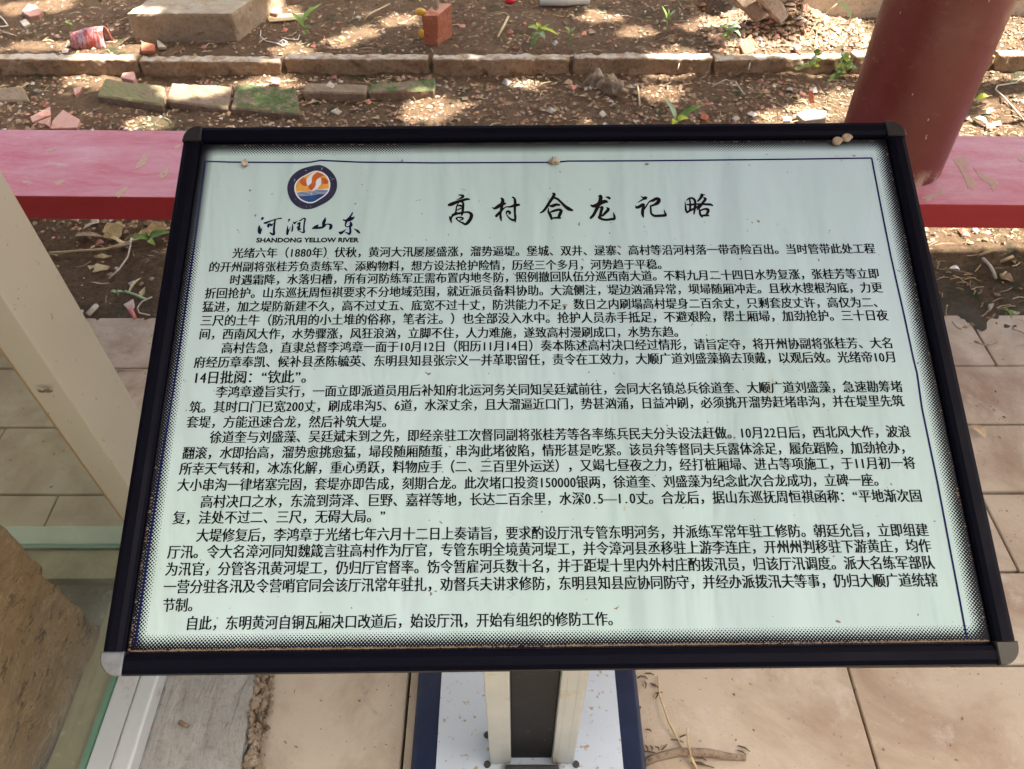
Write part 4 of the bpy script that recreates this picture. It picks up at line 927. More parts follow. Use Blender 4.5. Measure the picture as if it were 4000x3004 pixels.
def cap(cu, cv, su, sv, m):
    pts = [(CS, 0), (CS, CS), (0, CS)]; r = CS*.86
    arc = [(r-r*math.cos(t), r-r*math.sin(t)) for t in np.linspace(.0, math.pi/2, 9)]
    pts = [(CS, CS), (0, CS)]+arc+[(CS, 0)]
    P2 = [(cu+su*a, cv+sv*c) for a, c in pts]; V = [Wd(a, c, .0012) for a, c in P2]; cu2, cv2 = cu+su*CS*.6, cv+sv*CS*.6
    inn = [Wd(cu2+(a-cu2)*.88, cv2+(c-cv2)*.88, .0028) for a, c in P2]; bot = [Wd(a, c, -.02) for a, c in P2]; k = len(P2)
    Fs = [tuple(range(k, 2*k))]
    for i in range(k):
        j = (i+1) % k; Fs.append((i, j, k+j, k+i)); Fs.append((2*k+i, 2*k+j, j, i))
    bm = bmesh.new(); vs = [bm.verts.new(tuple(q)) for q in V+inn+bot]
    for f in Fs: bm.faces.new([vs[i] for i in f])
    bm.faces.new([vs[2*k+i] for i in range(k)])
    bmesh.ops.recalc_face_normals(bm, faces=bm.faces)
    return from_bm('corner_cap', bm, m, sign)
for a in ((0, 0, 1, 1, 'cap_silver', 'bright worn metal corner cap, lower left'), (W_, 0, -1, 1, 'cap_olive', 'dull olive metal corner cap, lower right'), (0, H_, 1, -1, 'cap_dark', 'black corner cap, upper left'), (W_, H_, -1, -1, 'cap_dark', 'dark grey corner cap, upper right')):
    cap(*a[:4], M[a[4]])['label'] = a[5]
def plate(name, u0, u1, v0, v1, h0, h1, m, parent):
    c8 = [Wd(u, v_, h) for h in (h0, h1) for u, v_ in ((u0, v0), (u1, v0), (u1, v1), (u0, v1))]
    bm = hexbm(c8); return from_bm(name, bm, m, parent)
HP = -.0075     # poster face
# poster material in the sign's own coordinates (stored as a UV map)
pm = mat('poster_print', (.7, .8, .75), .38, spec=.07); n = N(pm)
uvn = n.new('ShaderNodeUVMap'); sp = n.new('ShaderNodeSeparateXYZ'); n.link(uvn.outputs[0], sp.inputs[0]); uu, vv = sp.outputs[0], sp.outputs[1]
du = n.math('MINIMUM', uu, n.math('SUBTRACT', W_, uu)); dv = n.math('MINIMUM', vv, n.math('SUBTRACT', H_, vv))
# soft-cornered distance to the inner frame edge
ea = n.math('MAXIMUM', n.math('SUBTRACT', .041, du), 0.0); eb = n.math('MAXIMUM', n.math('SUBTRACT', .041, dv), 0.0)
dist = n.math('SUBTRACT', .041, n.math('SQRT', n.math('ADD', n.math('MULTIPLY', ea, ea), n.math('MULTIPLY', eb, eb))))
PT = .00255
ru = n.math('DIVIDE', n.math('ADD', uu, vv), PT*1.414); rv = n.math('DIVIDE', n.math('SUBTRACT', uu, n.math('SUBTRACT', vv, 2.0)), PT*1.414)
fu = n.math('SUBTRACT', n.math('FRACT', ru), .5); fv = n.math('SUBTRACT', n.math('FRACT', rv), .5)
rr = n.math('SQRT', n.math('ADD', n.math('MULTIPLY', fu, fu), n.math('MULTIPLY', fv, fv)))
# coverage radius .75 -> 0 between the frame edge and 27 mm in
t0 = n.math('DIVIDE', n.math('SUBTRACT', .0385, dist), .0165)
rad = n.math('MULTIPLY', n.math('SQRT', n.math('MAXIMUM', t0, 0.0)), .66)
dot = n.math('GREATER_THAN', rad, rr)
c = n.mix(n.ramp(n.noise(3.0, 4, .5), .3, .7), (.415, .545, .495), (.445, .56, .56))
c = n.mix(n.ramp(n.noise(26, 6, .75, dist=.5), .665, .73), c, (.36, .36, .24))
c = n.mix(n.ramp(n.noise(150, 2, .5), .735, .75), c, (.2, .16, .12))
c = n.mix(dot, c, (.006, .005, .008)); n.color(c)
n.rough(n.ramp(n.noise(9, 5, .6), .3, .7, (.3,)*3, (.45,)*3))
n.bump(n.noise(5.5, 3, .5, stretch=(2.4, .7, 1), dist=.6), .012, .7)
n.bump(n.noise(2.5, 2, .4, stretch=(5, .4, .5), dist=.3), .022, .6)
nuv = 26; V = []; UVc = []; Fs = []
for j in range(nuv+1):
    for i in range(nuv+1):
        u = .0207+(W_-.0414)*i/nuv; v_ = .0207+(H_-.0414)*j/nuv
        e = min(i, nuv-i, j, nuv-j)/4; h = HP
        V.append(Wd(u, v_, h)); UVc.append((u, v_))
for j in range(nuv):
    for i in range(nuv): a = j*(nuv+1)+i; Fs.append((a, a+1, a+nuv+2, a+nuv+1))
poster = mobj('poster', V, Fs, pm, sign)
uvl = poster.data.uv_layers.new(name='UVMap')
for lp in poster.data.loops: uvl.data[lp.index].uv = UVc[lp.vertex_index]
plate('back_panel', .004, W_-.004, .004, H_-.004, -.0205, -.0095, M['frame'], sign)
# dust along the inner lower edge
ge = Geo()
for _ in range(4200):
    e = random.random()
    if e < .80: u = random.uniform(.024, W_-.024); v_ = .0226+abs(random.gauss(0, .00055)); k = (vnoise(np.array([u*14]), np.array([3.])))[0]
    elif e < .86: u = .0228+abs(random.gauss(0, .0005)); v_ = .024+abs(random.gauss(0, .07)); k = (vnoise(np.array([v_*14]), np.array([9.])))[0]
    elif e < .9: u = W_-.0228-abs(random.gauss(0, .0006)); v_ = random.uniform(.03, H_-.03); k = .3
    else: u = random.uniform(.03, W_-.03); v_ = H_-.0228-abs(random.gauss(0, .0005)); k = .4
    if random.random() > (k*1.8 if e < .8 else k*.9): continue
    s_ = random.uniform(.0003, .0008); V = [Wd(u+q[0]*s_*random.uniform(1, 3), v_+q[1]*s_, HP+.0004+q[2]*s_*.5) for q in OCT]
    ge.add(V, OF.tolist())
o = ge.build('dust', [M['dust']], sign); o['kind'] = 'stuff'

# ---- print on the poster
INK = mat('ink_black', (.004, .004, .005), .5, spec=.05); INKB = mat('ink_brush', (.008, .006, .006), .5, spec=.05); NAVY = mat('ink_navy', (.006, .007, .028), .5, spec=.05)
BLUE = mat('ink_blue', (.008, .009, .07), .5, spec=.05)
HT = HP+.00035
glyphs = {}
def glyph(ch, off=0.0):
    key = (ch, off)
    if key in glyphs: return glyphs[key]
    c = bpy.data.curves.new('glyph', 'FONT'); c.body = ch; c.resolution_u = 3; c.offset = off
    o = bpy.data.objects.new('glyph', c); COL.objects.link(o)
    dg = bpy.context.evaluated_depsgraph_get(); me = bpy.data.meshes.new_from_object(o.evaluated_get(dg))
    nv = len(me.vertices); co = np.zeros(nv*3); me.vertices.foreach_get('co', co); co = co.reshape(-1, 3)[:, :2]
    fs = [tuple(p.vertices) for p in me.polygons]
    bpy.data.objects.remove(o); bpy.data.curves.remove(c); bpy.data.meshes.remove(me)
    glyphs[key] = (co, fs); return glyphs[key]
ref, _f = glyph('国'); RW = ref[:, 0].max()-ref[:, 0].min(); EM = RW/.83; RX0 = ref[:, 0].min()-EM*.085; RYC = (ref[:, 1].max()+ref[:, 1].min())/2
HALF = set('0123456789.“”')
def text_line(s, p0, p1, vscale=1.0, tail=None, m=INK, off=0.0):
    a = U(*p0, HT); c = U(*p1, HT)
    wd = [.5 if ch in HALF else 1.0 for ch in s]
    tot = sum(wd)-(wd[-1]-(.42 if s[-1] in '，。、' else wd[-1]*.94))-.04
    d = c-a; em = np.linalg.norm(d)/tot; du_ = d/np.linalg.norm(d); dv_ = np.array([-du_[1], du_[0]]); a = a-du_*em*.04
    ge = Geo(); x = 0; vs = em*vscale
    for ch, w_ in zip(s, wd):
        co, fs = glyph(ch, off)
        if len(co):
            if w_ == 1.0: gx = (co[:, 0]-RX0)/EM
            else: cw = co[:, 0].max()-co[:, 0].min(); mid = (co[:, 0].max()+co[:, 0].min())/2; gx = .25+(co[:, 0]-mid)/EM*.92
            gy = (co[:, 1]-RYC)/EM
            if ch == '—': gx = .5+(gx-.5)*.98
            P = a+np.outer((x+gx)*em, du_)+np.outer(gy*vs, dv_)
            ge.add([Wd(q[0], q[1], HT) for q in P], fs)
        x += w_
    nV = len(ge.V); sh = SU_*em*.026
    ge.V = [q-sh for q in ge.V]+[q-SN*.00001 for q in ge.V]+[q+sh-SN*.00002 for q in ge.V]; ge.F = ge.F+[tuple(i+nV for i in f) for f in ge.F]+[tuple(i+2*nV for i in f) for f in ge.F]; ge.M = ge.M*3
    return ge.build('text_line', [m], poster)
k_ = 4000/2212
LINES = [
("光绪六年（1880年）伏秋，黄河大汛屡屡盛涨，溜势逼堤。堡城、双井、逯寨、高村等沿河村落一带奇险百出。当时管带此处工程", 503, 547, 1889, 537),
("的开州副将张桂芳负责练军、添购物料，想方设法抢护险情，历经三个多月，河势趋于平稳。", 452, 577, 1430, 571),
("时遇霜降，水落归槽，所有河防练军正需布置内地冬防，照例撤回队伍分巡西南大道。不料九月二十四日水势复涨，张桂芳等立即", 497, 605, 1898, 591),
("折回抢护。山东巡抚周恒祺要求不分地域范围，就近派员备料协助。大流侧注，堤边汹涌异常，坝埽随厢冲走。且秋水搜根沟底，力更", 443, 634, 1905, 621),
("猛进，加之堤防新建不久，高不过丈五、底宽不过十丈，防洪能力不足，数日之内刷塌高村堤身二百余丈，只剩套皮丈许，高仅为二、", 438, 663, 1896, 653),
("三尺的土牛（防汛用的小土堆的俗称，笔者注。）也全部没入水中。抢护人员赤手抵足，不避艰险，帮土厢埽，加劲抢护。三十日夜", 434, 693, 1917, 681),
("间，西南风大作，水势骤涨，风狂浪汹，立脚不住，人力难施，遂致高村漫刷成口，水势东趋。", 431, 722, 1466, 717),
("高村告急，直隶总督李鸿章一面于10月12日（阳历11月14日）奏本陈述高村决口经过情形，请旨定夺，将开州协副将张桂芳、大名", 479, 752, 1928, 741),
("府经历章奉凯、候补县丞陈毓英、东明县知县张宗义一并革职留任，责令在工效力，大顺广道刘盛藻摘去顶戴，以观后效。光绪帝10月", 420, 783, 1935, 771),
("14日批阅：“钦此”。", 418, 816, 663, 814),
("李鸿章遵旨实行，一面立即派道员用后补知府北运河务关同知吴廷斌前往，会同大名镇总兵徐道奎、大顺广道刘盛藻，急速勘筹堵", 467, 847, 1948, 835),
("筑。其时口门已宽200丈，刷成串沟5、6道，水深丈余，且大溜逼近口门，势甚汹涌，日益冲刷，必须挑开溜势赶堵串沟，并在堤里先筑", 410, 880, 1951, 866),
("套堤，方能迅速合龙，然后补筑大堤。", 404, 912, 836, 911),
("徐道奎与刘盛藻、吴廷斌未到之先，即经亲驻工次督同副将张桂芳等各率练兵民夫分头设法赶做。10月22日后，西北风大作，波浪", 454, 945, 1965, 932),
("翻滚，水即抬高，溜势愈挑愈猛，埽段随厢随蜇，串沟此堵彼陷，情形甚是吃紧。该员弁等督同夫兵露体涂足，履危蹈险，加劲抢办，", 395, 979, 1955, 967),
("所幸天气转和，冰冻化解，重心勇跃，料物应手（二、三百里外运送），又竭七昼夜之力，经打桩厢埽、进占等项施工，于11月初一将", 389, 1013, 1976, 1000),
("大小串沟一律堵塞完固，套堤亦即告成，刻期合龙。此次堵口投资150000银两，徐道奎、刘盛藻为纪念此次合龙成功，立碑一座。", 384, 1048, 1898, 1037),
("高村决口之水，东流到菏泽、巨野、嘉祥等地，长达二百余里，水深0.5—1.0丈。合龙后，据山东巡抚周恒祺函称：“平地渐次固", 434, 1084, 1990, 1071),
("复，洼处不过二、三尺，无碍大局。”", 374, 1119, 833, 1115),
("大堤修复后，李鸿章于光绪七年六月十二日上奏请旨，要求酌设厅汛专管东明河务，并派练军常年驻工修防。朝廷允旨，立即组建", 425, 1157, 2004, 1145),
("厅汛。令大名漳河同知魏箴言驻高村作为厅官，专管东明全境黄河堤工，并令漳河县丞移驻上游李连庄，开州州判移驻下游黄庄，均作", 363, 1193, 2010, 1179),
("为汛官，分管各汛黄河堤工，仍归厅官督率。饬令暂雇河兵数十名，并于距堤十里内外村庄酌拨汛员，归该厅汛调度。派大名练军部队", 358, 1230, 2017, 1215),
("一营分驻各汛及令营哨官同会该厅汛常年驻扎，劝督兵夫讲求修防，东明县知县应协同防守，并经办派拨汛夫等事，仍归大顺广道统辖", 354, 1268, 2024, 1253),
("节制。", 352, 1308, 418, 1307),
("自此，东明黄河自铜瓦厢决口改道后，始设厅汛，开始有组织的修防工作。", 402, 1347, 1325, 1337)]
for s, x0, y0, x1, y1 in LINES: text_line(s, (x0*k_, y0*k_), (x1*k_, y1*k_), 1.12)

# brush writing: strokes as (x, y, width) in an enlarged crop
def brush(strokes, ox, oy, sc, m, name, label=None, parent=None, h=0.0):
    ge = Geo(); lift = 0
    for st in strokes:
        P = np.array([(ox+x/sc, oy+y/sc) for x, y, *_w in st]); Wd_ = np.array([w_/sc for _x, _y, w_ in st])
        tt = np.linspace(0, len(st)-1, (len(st)-1)*5+1)
        # Catmull-Rom
        def cr(A):
            A2 = np.vstack([A[:1], A, A[-1:]]) if A.ndim == 2 else np.concatenate([A[:1], A, A[-1:]])
            out = []
            for t in tt:
                i = min(int(t), len(A)-2); f = t-i; p0, p1, p2, p3 = A2[i], A2[i+1], A2[i+2], A2[i+3]
                out.append(.5*(2*p1+(p2-p0)*f+(2*p0-5*p1+4*p2-p3)*f*f+(3*p1-p0-3*p2+p3)*f**3))
            return np.array(out)
        C = cr(P); R_ = np.maximum(cr(Wd_)/2, .3); V = []; T = np.gradient(C, axis=0); T /= np.linalg.norm(T, axis=1)[:, None]+1e-9
        Nn = np.stack([-T[:, 1], T[:, 0]], 1); lift += .000004
        L = C+Nn*R_[:, None]; Rr = C-Nn*R_[:, None]; nn = len(C)
        for q in list(L)+list(Rr): u = U(q[0], q[1], HT+h); V.append(Wd(u[0], u[1], HT+h+lift))
        ge.add(V, [(i, i+1, nn+i+1, nn+i) for i in range(nn-1)])
        for e in (0, nn-1):
            cap_ = []
            for t in np.linspace(0, 2*math.pi, 11)[:-1]:
                q = C[e]+R_[e]*np.array([math.cos(t), math.sin(t)]); u = U(q[0], q[1], HT+h); cap_.append(Wd(u[0], u[1], HT+h+lift+.000002))
            ge.add(cap_, [tuple(range(10))])
    o = ge.build(name, [m], parent or poster)
    return o
A_ = (1720, 740, 6.144); B_ = (2080, 740, 6.144); C_ = (2450, 740, 6.144); D_ = (990, 820, 10.533); E_ = (1200, 820, 10.055)
TITLE = [(A_, [[(440,130,20),(510,140,45),(550,165,62),(500,205,45),(395,245,12)], [(212,372,70),(280,350,88),(400,300,72),(520,265,66),(640,232,56),(700,242,30)],
  [(440,320,22),(395,400,32),(378,500,38),(355,565,35),(268,602,10)], [(515,290,55),(550,340,55),(545,450,60),(530,560,65),(515,620,36)],
  [(415,395,25),(465,385,50),(520,400,50)], [(395,505,18),(450,475,32),(510,445,32)], [(385,560,40),(450,575,55),(520,560,55)],
  [(222,640,16),(242,700,60),(270,800,24)], [(262,690,42),(300,625,55),(380,590,55),(480,565,45),(600,545,42),(690,552,55),(748,610,84),(722,710,84),(660,795,80),(600,835,60),(530,800,45),(450,765,26),(398,715,36),(385,690,36),(440,670,32),(520,678,44),(545,705,40),(500,732,28),(440,752,18)]]),
 (A_, [[(1240,425,12),(1300,455,55),(1370,420,82),(1450,370,84),(1550,338,58)], [(1470,215,50),(1500,260,80),(1480,340,80),(1470,450,72),(1445,580,52),(1450,680,58),(1465,760,22)],
  [(1345,635,70),(1400,580,70),(1450,530,60),(1520,460,34),(1580,420,28),(1680,415,46),(1790,382,72),(1888,368,56)], [(1735,188,40),(1780,220,52),(1795,300,68),(1790,400,64),(1790,550,54),(1800,680,60),(1798,785,24)],
  [(1795,735,60),(1720,728,52),(1650,680,38),(1592,600,25),(1590,540,44),(1640,530,60),(1680,560,46),(1650,590,36)]]),
 (B_, [[(470,88,14),(520,115,76),(490,190,76),(420,290,72),(340,420,68),(260,520,56),(185,565,26)], [(520,200,50),(600,230,58),(690,310,58),(790,410,76),(880,470,86),(962,500,46)],
  [(398,395,20),(480,395,78),(570,365,66),(650,372,46)], [(388,450,20),(380,530,50),(430,620,72),(460,710,50)], [(430,545,36),(520,512,60),(620,488,62),(690,510,72),(660,590,82),(630,660,66)], [(470,690,36),(560,680,50),(668,685,44)]]),
 (B_, [[(1575,168,16),(1625,150,56),(1640,190,94),(1620,280,86),(1570,400,94),(1530,490,80),(1460,620,72),(1400,680,62)], [(1402,375,30),(1460,400,72),(1560,370,100),(1660,310,100),(1760,290,80),(1800,308,36)],
  [(1755,182,12),(1810,190,50),(1850,212,62)], [(1610,440,16),(1670,430,74),(1650,520,74),(1622,640,74),(1604,672,74),(1680,715,56),(1780,728,56),(1900,712,62),(1970,700,62),(1960,620,50),(1940,545,8)], [(1785,438,32),(1820,480,76),(1750,560,70),(1680,635,46)]]),
 (C_, [[(325,162,10),(380,195,44),(450,205,84),(390,232,46),(300,285,26),(240,325,6)], [(202,382,10),(222,430,60),(290,415,76),(370,365,70),(400,380,56),(375,480,76),(370,580,74),(388,662,34)],
  [(395,505,16),(440,430,34),(490,350,32),(540,288,38),(620,262,70),(700,222,74),(762,250,90),(730,320,92),(640,372,54),(560,398,44)], [(562,410,44),(568,500,50),(580,580,52),(650,630,60),(760,632,64),(880,625,68),(928,615,56),(902,550,40),(885,480,8)]]),
 (C_, [[(1385,290,14),(1400,400,38),(1412,500,52),(1442,555,44)], [(1415,268,14),(1480,220,44),(1560,208,48),(1622,260,60),(1632,350,62),(1622,450,62),(1602,590,34)], [(1500,245,40),(1512,330,44),(1512,440,54),(1490,500,34)],
  [(1430,362,30),(1520,368,50),(1640,350,44)], [(1440,548,50),(1540,490,54),(1640,440,46),(1740,385,56)], [(1795,140,86),(1765,200,66),(1700,280,44)], [(1842,200,40),(1880,230,66),(1830,300,66),(1745,415,62),(1680,480,34)],
  [(1640,352,36),(1780,352,46),(1900,357,54),(2000,362,54),(2048,385,36)], [(1722,450,16),(1738,500,44),(1755,600,54),(1800,660,40)], [(1765,505,42),(1850,470,44),(1930,480,70),(1942,530,72),(1905,600,54)], [(1790,632,44),(1880,622,54),(1955,628,40)]])]
for cr_, st in TITLE: brush(st, *cr_, INKB, 'title_character')
LOGO = [(D_, [[(320,425,14),(345,380,62),(378,345,96)], [(237,632,16),(240,700,78),(243,800,116),(255,900,136),(262,945,100)], [(300,880,60),(340,800,36),(360,725,6)],
  [(445,540,56),(520,530,76),(640,482,56),(780,430,42),(900,390,38),(1020,362,38),(1150,345,46)], [(890,410,66),(870,550,62),(850,700,72),(842,850,80),(850,960,84),(830,1010,74),(740,980,70),(680,930,34)],
  [(612,685,84),(615,620,84),(680,592,72),(732,630,84),(790,590,34),(830,545,8)]]),
 (D_, [[(1440,492,12),(1455,440,52),(1475,400,76)], [(1410,650,14),(1402,780,62),(1400,900,92),(1392,990,86)], [(1430,900,50),(1480,800,26),(1542,692,6)], [(1600,582,20),(1612,700,50),(1602,800,56),(1582,880,46)],
  [(1655,510,50),(1690,550,66),(1740,510,46),(1822,445,6)], [(1868,420,12),(1940,440,44),(2000,380,40),(2080,346,44),(2128,380,64),(2102,500,56),(2082,650,54),(2076,800,62),(2080,915,72),(1990,920,36),(1880,862,14)],
  [(1830,580,62),(1905,540,72),(1900,600,52),(1885,670,72),(1790,720,34)], [(1885,700,72),(1860,775,84),(1830,800,76),(1925,790,64)], [(1850,800,60),(1860,845,40)]]),
 (E_, [[(215,728,50),(320,692,110),(450,705,76),(600,682,76),(680,620,76),(740,570,44),(830,558,44),(925,590,84),(932,670,112),(892,745,70)], [(320,680,110),(410,610,60),(435,575,14)], [(710,308,30),(692,400,92),(650,500,112),(640,610,96)]]),
 (E_, [[(1775,120,50),(1720,220,56),(1660,310,76),(1600,380,94),(1540,440,84),(1508,560,50),(1500,620,44),(1560,665,34),(1640,650,42),(1720,600,112),(1712,500,70)], [(1420,390,44),(1520,412,62),(1640,390,112),(1760,335,102),(1838,300,44),(1835,240,8)],
  [(1682,650,72),(1692,760,74),(1692,880,76),(1650,945,72),(1560,900,44),(1465,855,10)], [(1255,870,44),(1315,910,100),(1400,860,72),(1520,760,14)], [(1830,740,12),(1920,785,54),(1990,840,84),(2055,900,56)]])]
for cr_, st in LOGO: brush([[(x, y, w_*1.12+3) for x, y, w_ in q] for q in st], *cr_, NAVY, 'calligraphy_character')
# roman line
def roman():
    a = U(1002, 938, HT); c = U(1401, 937, HT); s = 'SHANDONG YELLOW RIVER'
    co, fs = glyph(s, .012); x0, x1 = co[:, 0].min(), co[:, 0].max(); H0, H1 = 0, co[:, 1].max()
    L = np.linalg.norm(c-a); du_ = (c-a)/L; dv_ = np.array([-du_[1], du_[0]]); sx = L/(x1-x0); capm = abs(U(1200, 930, HT)[1]-U(1200, 947, HT)[1])
    P = a+np.outer((co[:, 0]-x0)*sx, du_)+np.outer((co[:, 1]-H1/2)/H1*capm, dv_)
    ge = Geo(); e_ = capm*.045
    for k, (ax, ay) in enumerate(((-1, 0), (1, 0), (0, 1), (0, -1))): ge.add([Wd(q[0]+ax*e_, q[1]+ay*e_, HT+k*.00001) for q in P], fs)
    ge.build('text_line', [INK], poster)
roman()
# emblem
def poly(name, pts, m, h, parent=poster, ox=1110, oy=630, sc=8.305):
    V = [];
    for x, y in pts: u = U(ox+x/sc, oy+y/sc, HT); V.append(Wd(u[0], u[1], HT+h))
    bm = bmesh.new(); vs = [bm.verts.new(tuple(q)) for q in V]; bm.faces.new(vs); bmesh.ops.triangulate(bm, faces=bm.faces[:])
    return from_bm(name, bm, m, parent)
def smoothp(pts, k=4):
    A = np.array(pts, float); out = []; n_ = len(A)
    for i in range(n_):
        p0, p1, p2, p3 = A[i-1], A[i], A[(i+1) % n_], A[(i+2) % n_]
        for j in range(k):
            f = j/k; out.append(tuple(.5*(2*p1+(p2-p0)*f+(2*p0-5*p1+4*p2-p3)*f*f+(3*p1-p0-3*p2+p3)*f**3)))
    return out
RO = [(1150,122),(1350,190),(1540,340),(1680,550),(1718,750),(1690,950),(1580,1150),(1400,1310),(1200,1420),(1000,1510),(800,1555),(600,1540),(400,1450),(240,1300),(140,1100),(102,900),(125,720),(210,530),(350,380),(540,260),(750,190),(950,140)]
RI = [(1080,310),(1250,360),(1400,480),(1480,640),(1495,800),(1450,980),(1330,1120),(1150,1240),(980,1340),(820,1365),(640,1320),(480,1220),(380,1080),(330,920),(345,760),(420,630),(550,520),(700,440),(850,360),(960,320)]
DI = [((x-912)*.925+912, (y-838)*.925+838) for x, y in RI]
WHT = mat('print_white', (.62, .66, .68), .35); ORG = mottled('print_orange', (.58, .20, .03), (.66, .38, .08), 60, .35, 0.0001, 10); RED = mottled('print_red', (.36, .055, .02), (.5, .13, .025), 50, .35, .0001, 10)
DBL = mottled('print_blue', (.012, .035, .11), (.02, .10, .27), 40, .35, .0001, 10); RING = mottled('print_ring', (.016, .018, .045), (.024, .026, .06), 90, .4, .0001, 10, (.16, .16, .2), 260, (.66, .72))
EMB = poly('emblem_ring', smoothp(RO), RING, .00006); poly('emblem_rim', smoothp(RI), WHT, .00012)
# upper disc and lower water: cut the inner disc along the wave line
DS = smoothp(DI); wave = lambda x: 1000+(x-380)*(-75/1030) if x < 900 else 962+(x-900)*(-38/210) if x < 1110 else 924
up_ = [q for q in DS if q[1] < wave(q[0])]; dn_ = [q for q in DS if q[1] >= wave(q[0])]
i0 = [i for i in range(len(DS)) if DS[i][1] < wave(DS[i][0]) and DS[i-1][1] >= wave(DS[i-1][0])][0]
DSr = DS[i0:]+DS[:i0]; up_ = [q for q in DSr if q[1] < wave(q[0])]; dn_ = [q for q in DSr if q[1] >= wave(q[0])]
poly('emblem_sun', up_+[(1110, 918), (900, 952), (640, 975)], ORG, .00018); poly('emblem_water', dn_+[(640, 985), (900, 965), (1110, 930)], DBL, .00018)
poly('emblem_swirl', [(1080,365),(1200,395),(1290,450),(1180,520),(1080,590),(1030,690),(1022,790),(960,880),(890,945),(800,880),(780,800),(830,770),(895,690),(905,560),(950,450)], RED, .00024)
poly('emblem_swirl', smoothp([(505,640),(570,560),(650,520),(722,640),(745,790),(650,802),(555,745)], 3), RED, .00024)
poly('emblem_swirl', smoothp([(1190,538),(1330,552),(1418,640),(1420,725),(1310,740),(1212,720),(1205,620)], 3), RED, .00024)
poly('emblem_flame', smoothp([(755,800),(722,650),(770,530),(900,405),(1050,352),(930,470),(900,560),(890,690),(835,760)], 4), WHT, .0003)
poly('emblem_flame', smoothp([(1175,535),(1205,620),(1195,740),(1130,830),(1060,905),(900,955),(980,870),(1025,780),(1030,680),(1075,590)], 4), WHT, .0003)
brush([[(395,1045,12),(640,1025,12),(890,1000,12),(1110,965,12),(1390,968,12)], [(410,1085,12),(640,1068,12),(890,1042,12),(1110,1010,12),(1370,1015,12)], [(430,1128,12),(640,1112,12),(890,1088,12),(1110,1052,12),(1340,1058,12)], [(900,960,18),(900,1005,18)], [(893,1050,18),(893,1090,18)],
       [(390,1003,10),(640,985,10),(900,962,10),(1110,925,10),(1410,930,10)]], 1110, 630, 8.305, WHT, 'emblem_wave', h=.0003)
brush([[(320,570,10),(340,610,14),(322,650,14)], [(345,600,8),(370,585,8)], [(680,300,10),(705,285,12),(712,320,12)], [(1205,215,12),(1225,240,12),(1215,275,14)], [(1230,240,8),(1260,205,8)], [(1500,520,10),(1525,535,8)], [(1570,560,10),(1620,580,12)], [(1545,590,18),(1560,600,14)], [(725,1460,6),(715,1480,7),(735,1490,6)], [(860,1455,6),(850,1480,7),(872,1485,6)]], 1110, 630, 8.305, mat('print_ring_text', (.42, .43, .46), .4), 'emblem_lettering', h=.00012)
# thin blue border line
def borderline(pts, wpx=8):
    ge = Geo(); Q = [U(*p_, HT) for p_ in pts]; Q = np.array(Q); T = np.gradient(Q, axis=0); T /= np.linalg.norm(T, axis=1)[:, None]; Nn = np.stack([-T[:, 1], T[:, 0]], 1); hw = .00105
    V = [Wd(*(q+nn*hw), HT-.0001) for q, nn in zip(Q, Nn)]+[Wd(*(q-nn*hw), HT-.0001) for q, nn in zip(Q, Nn)]; n_ = len(Q)
    ge.add(V, [(i, i+1, n_+i+1, n_+i) for i in range(n_-1)]); return ge.build('border_line', [BLUE], poster)
borderline([(802, 630), (900, 633), (1180, 635), (1215, 633), (1252, 626), (1400, 633), (1700, 636), (2160, 634), (2220, 629), (2500, 628), (3060, 622), (3405, 617)])
borderline([(802, 630), (753, 1000), (698, 1385), (648, 1700), (602, 2000), (565, 2260), (529, 2520)])
borderline([(3405, 617), (3440, 800), (3480, 1000), (3500, 1090), (3531, 1227), (3568, 1400), (3582, 1455), (3602, 1596), (3664, 1893), (3720, 2190), (3751, 2353), (3776, 2490)])

# ---- stand
def vpost(name, x0, x1, y0, y1, z0, ztop, m):
    c8 = []
    for z in (z0, None):
        for x, y in ((x0, y0), (x1, y0), (x1, y1), (x0, y1)):
            if z is None:
                # meet the back of the panel
                zz = SO[2]+(-(x-SO[0])*SN[0]-(y-SO[1])*SN[1])/SN[2]-.024
                c8.append((x, y, zz))
            else: c8.append((x, y, z))
    return from_bm(name, hexbm(c8, .003, seg=3), m, sign)
BZ = .032
zt = BZ+.003
def XB(px, py): return G(px, py, zt)[0]
yp = G(2080, 2985, zt)[1]
xl0, xl1, xr0_, xr1_ = XB(1915, 2985), XB(1996, 2985), XB(2156, 2985), XB(2240, 2985)
vpost('post', xl0, xl1, yp, yp+.045, zt+.0005, None, M['white_post']); vpost('post', xr0_, xr1_, yp, yp+.045, zt+.0005, None, M['white_post'])
vpost('post_panel', xl1+.0005, xr0_-.0005, yp+.010, yp+.022, zt+.0005, None, M['black_panel'])
for x in (xl0+.010, xl0+.026, xr1_-.011, xr1_-.027):   # ridges of the extruded posts
    c8 = []
    zz = lambda x, y: SO[2]+(-(x-SO[0])*SN[0]-(y-SO[1])*SN[1])/SN[2]-.024
    x0, x1, y0, y1 = x-.0016, x+.0016, yp-.0006, yp+.001
    c8 = [(x0, y0, zt+.001), (x1, y0, zt+.001), (x1, y1, zt+.001), (x0, y1, zt+.001)]+[(a, c, zz(a, c)-.001) for a, c in ((x0, y0), (x1, y0), (x1, y1), (x0, y1))]
    from_bm('post_ridge', hexbm(c8), M['white_post'], sign)
xL = G(1640, 2640, 0)[0]; xR = G(2478, 2640, 0)[0]
from_bm('base_box', hexbm(boxc(xL, xR, .30, .78, .0005, BZ), .011, seg=5), M['navy'], sign, smooth=False)
box('base_plate', G(1725, 2640, BZ)[0], G(2402, 2640, BZ)[0], .315, .765, BZ-.002, BZ+.0025, M['white_plate'], sign, .001)
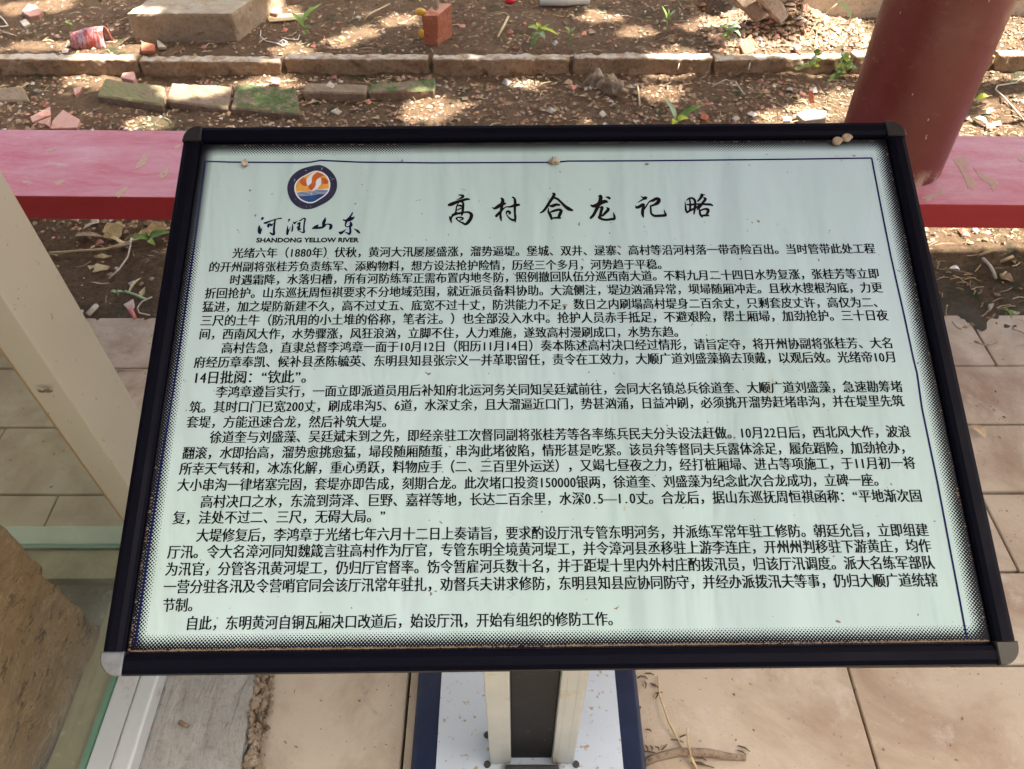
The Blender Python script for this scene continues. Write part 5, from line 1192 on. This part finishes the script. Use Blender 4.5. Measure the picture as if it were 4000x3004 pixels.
# rubber shoe and bolts at the foot of the posts
box('post_shoe', xl1-.01, xr0_+.012, yp-.035, yp-.004, BZ+.0026, BZ+.018, M['rubber'], sign, .005, seg=3)
box('post_shoe_rim', xl1-.016, xr0_+.018, yp-.037, yp-.002, BZ+.0026, BZ+.009, M['white_post'], sign, .004, seg=3)
box('bracket', xl0-.02, xr1_+.02, yp+.046, yp+.06, .60, .70, M['black_panel'], sign, .002)
for px, py in ((1903, 2870), (1903, 2985), (2250, 2985)):
    q = G(px, py, BZ+.004)
    bm = bmesh.new(); bmesh.ops.create_cone(bm, cap_ends=True, segments=20, radius1=.0065, radius2=.0055, depth=.005); bmesh.ops.translate(bm, vec=tuple(q), verts=bm.verts)
    from_bm('bolt', bm, M['rubber'], sign, smooth=False)
# snail shells and mud nests on the sign
def shell(px, py, r, label):
    u = U(px, py, HP); c = Wd(u[0], u[1], HP+r*.55); t = thing('snail_shell', label, 'snail shell', tuple(c), 'snail shells on the sign')
    pts = []; rr = []
    for i in range(26):
        a = i*.52; k = 1-i/30; d = r*.62*k; pts.append(c+SU_*math.cos(a)*d+SV*math.sin(a)*d+SN*(r*.5*(1-k))); rr.append(r*.42*k+.0002)
    V, Fs = tube_data(pts, rr, 8); mobj('whorl', V, Fs, M['shell'], t, smooth=True)
shell(3265, 563, .0075, 'brown snail shell at the upper right of the poster, the lower left of the pair')
shell(3302, 550, .0075, 'pale snail shell at the upper right of the poster, the upper right of the pair')
def nest(px, py, r, lab, scl):
    u = U(px, py, HP); c = Wd(u[0], u[1], HP+r*.4); blob('mud_nest', c, r, M['mud'], None, lab, 'mud nest', 'mud nests on the sign', 3, .9, scl)
nest(2165, 635, .0055, 'mud nest on the middle of the top border line', (1, .9, .7)); nest(957, 642, .0045, 'slim pale mud nest near the top left corner of the border line', (.7, 1.2, .7))
nest(1573, 628, .0016, 'tiny mud speck on the top border line left of the middle nest', (1, .7, .7))
nest(2208, 1193, .0018, 'small brown mud speck in the fifth row of text', (1.4, .8, .6))
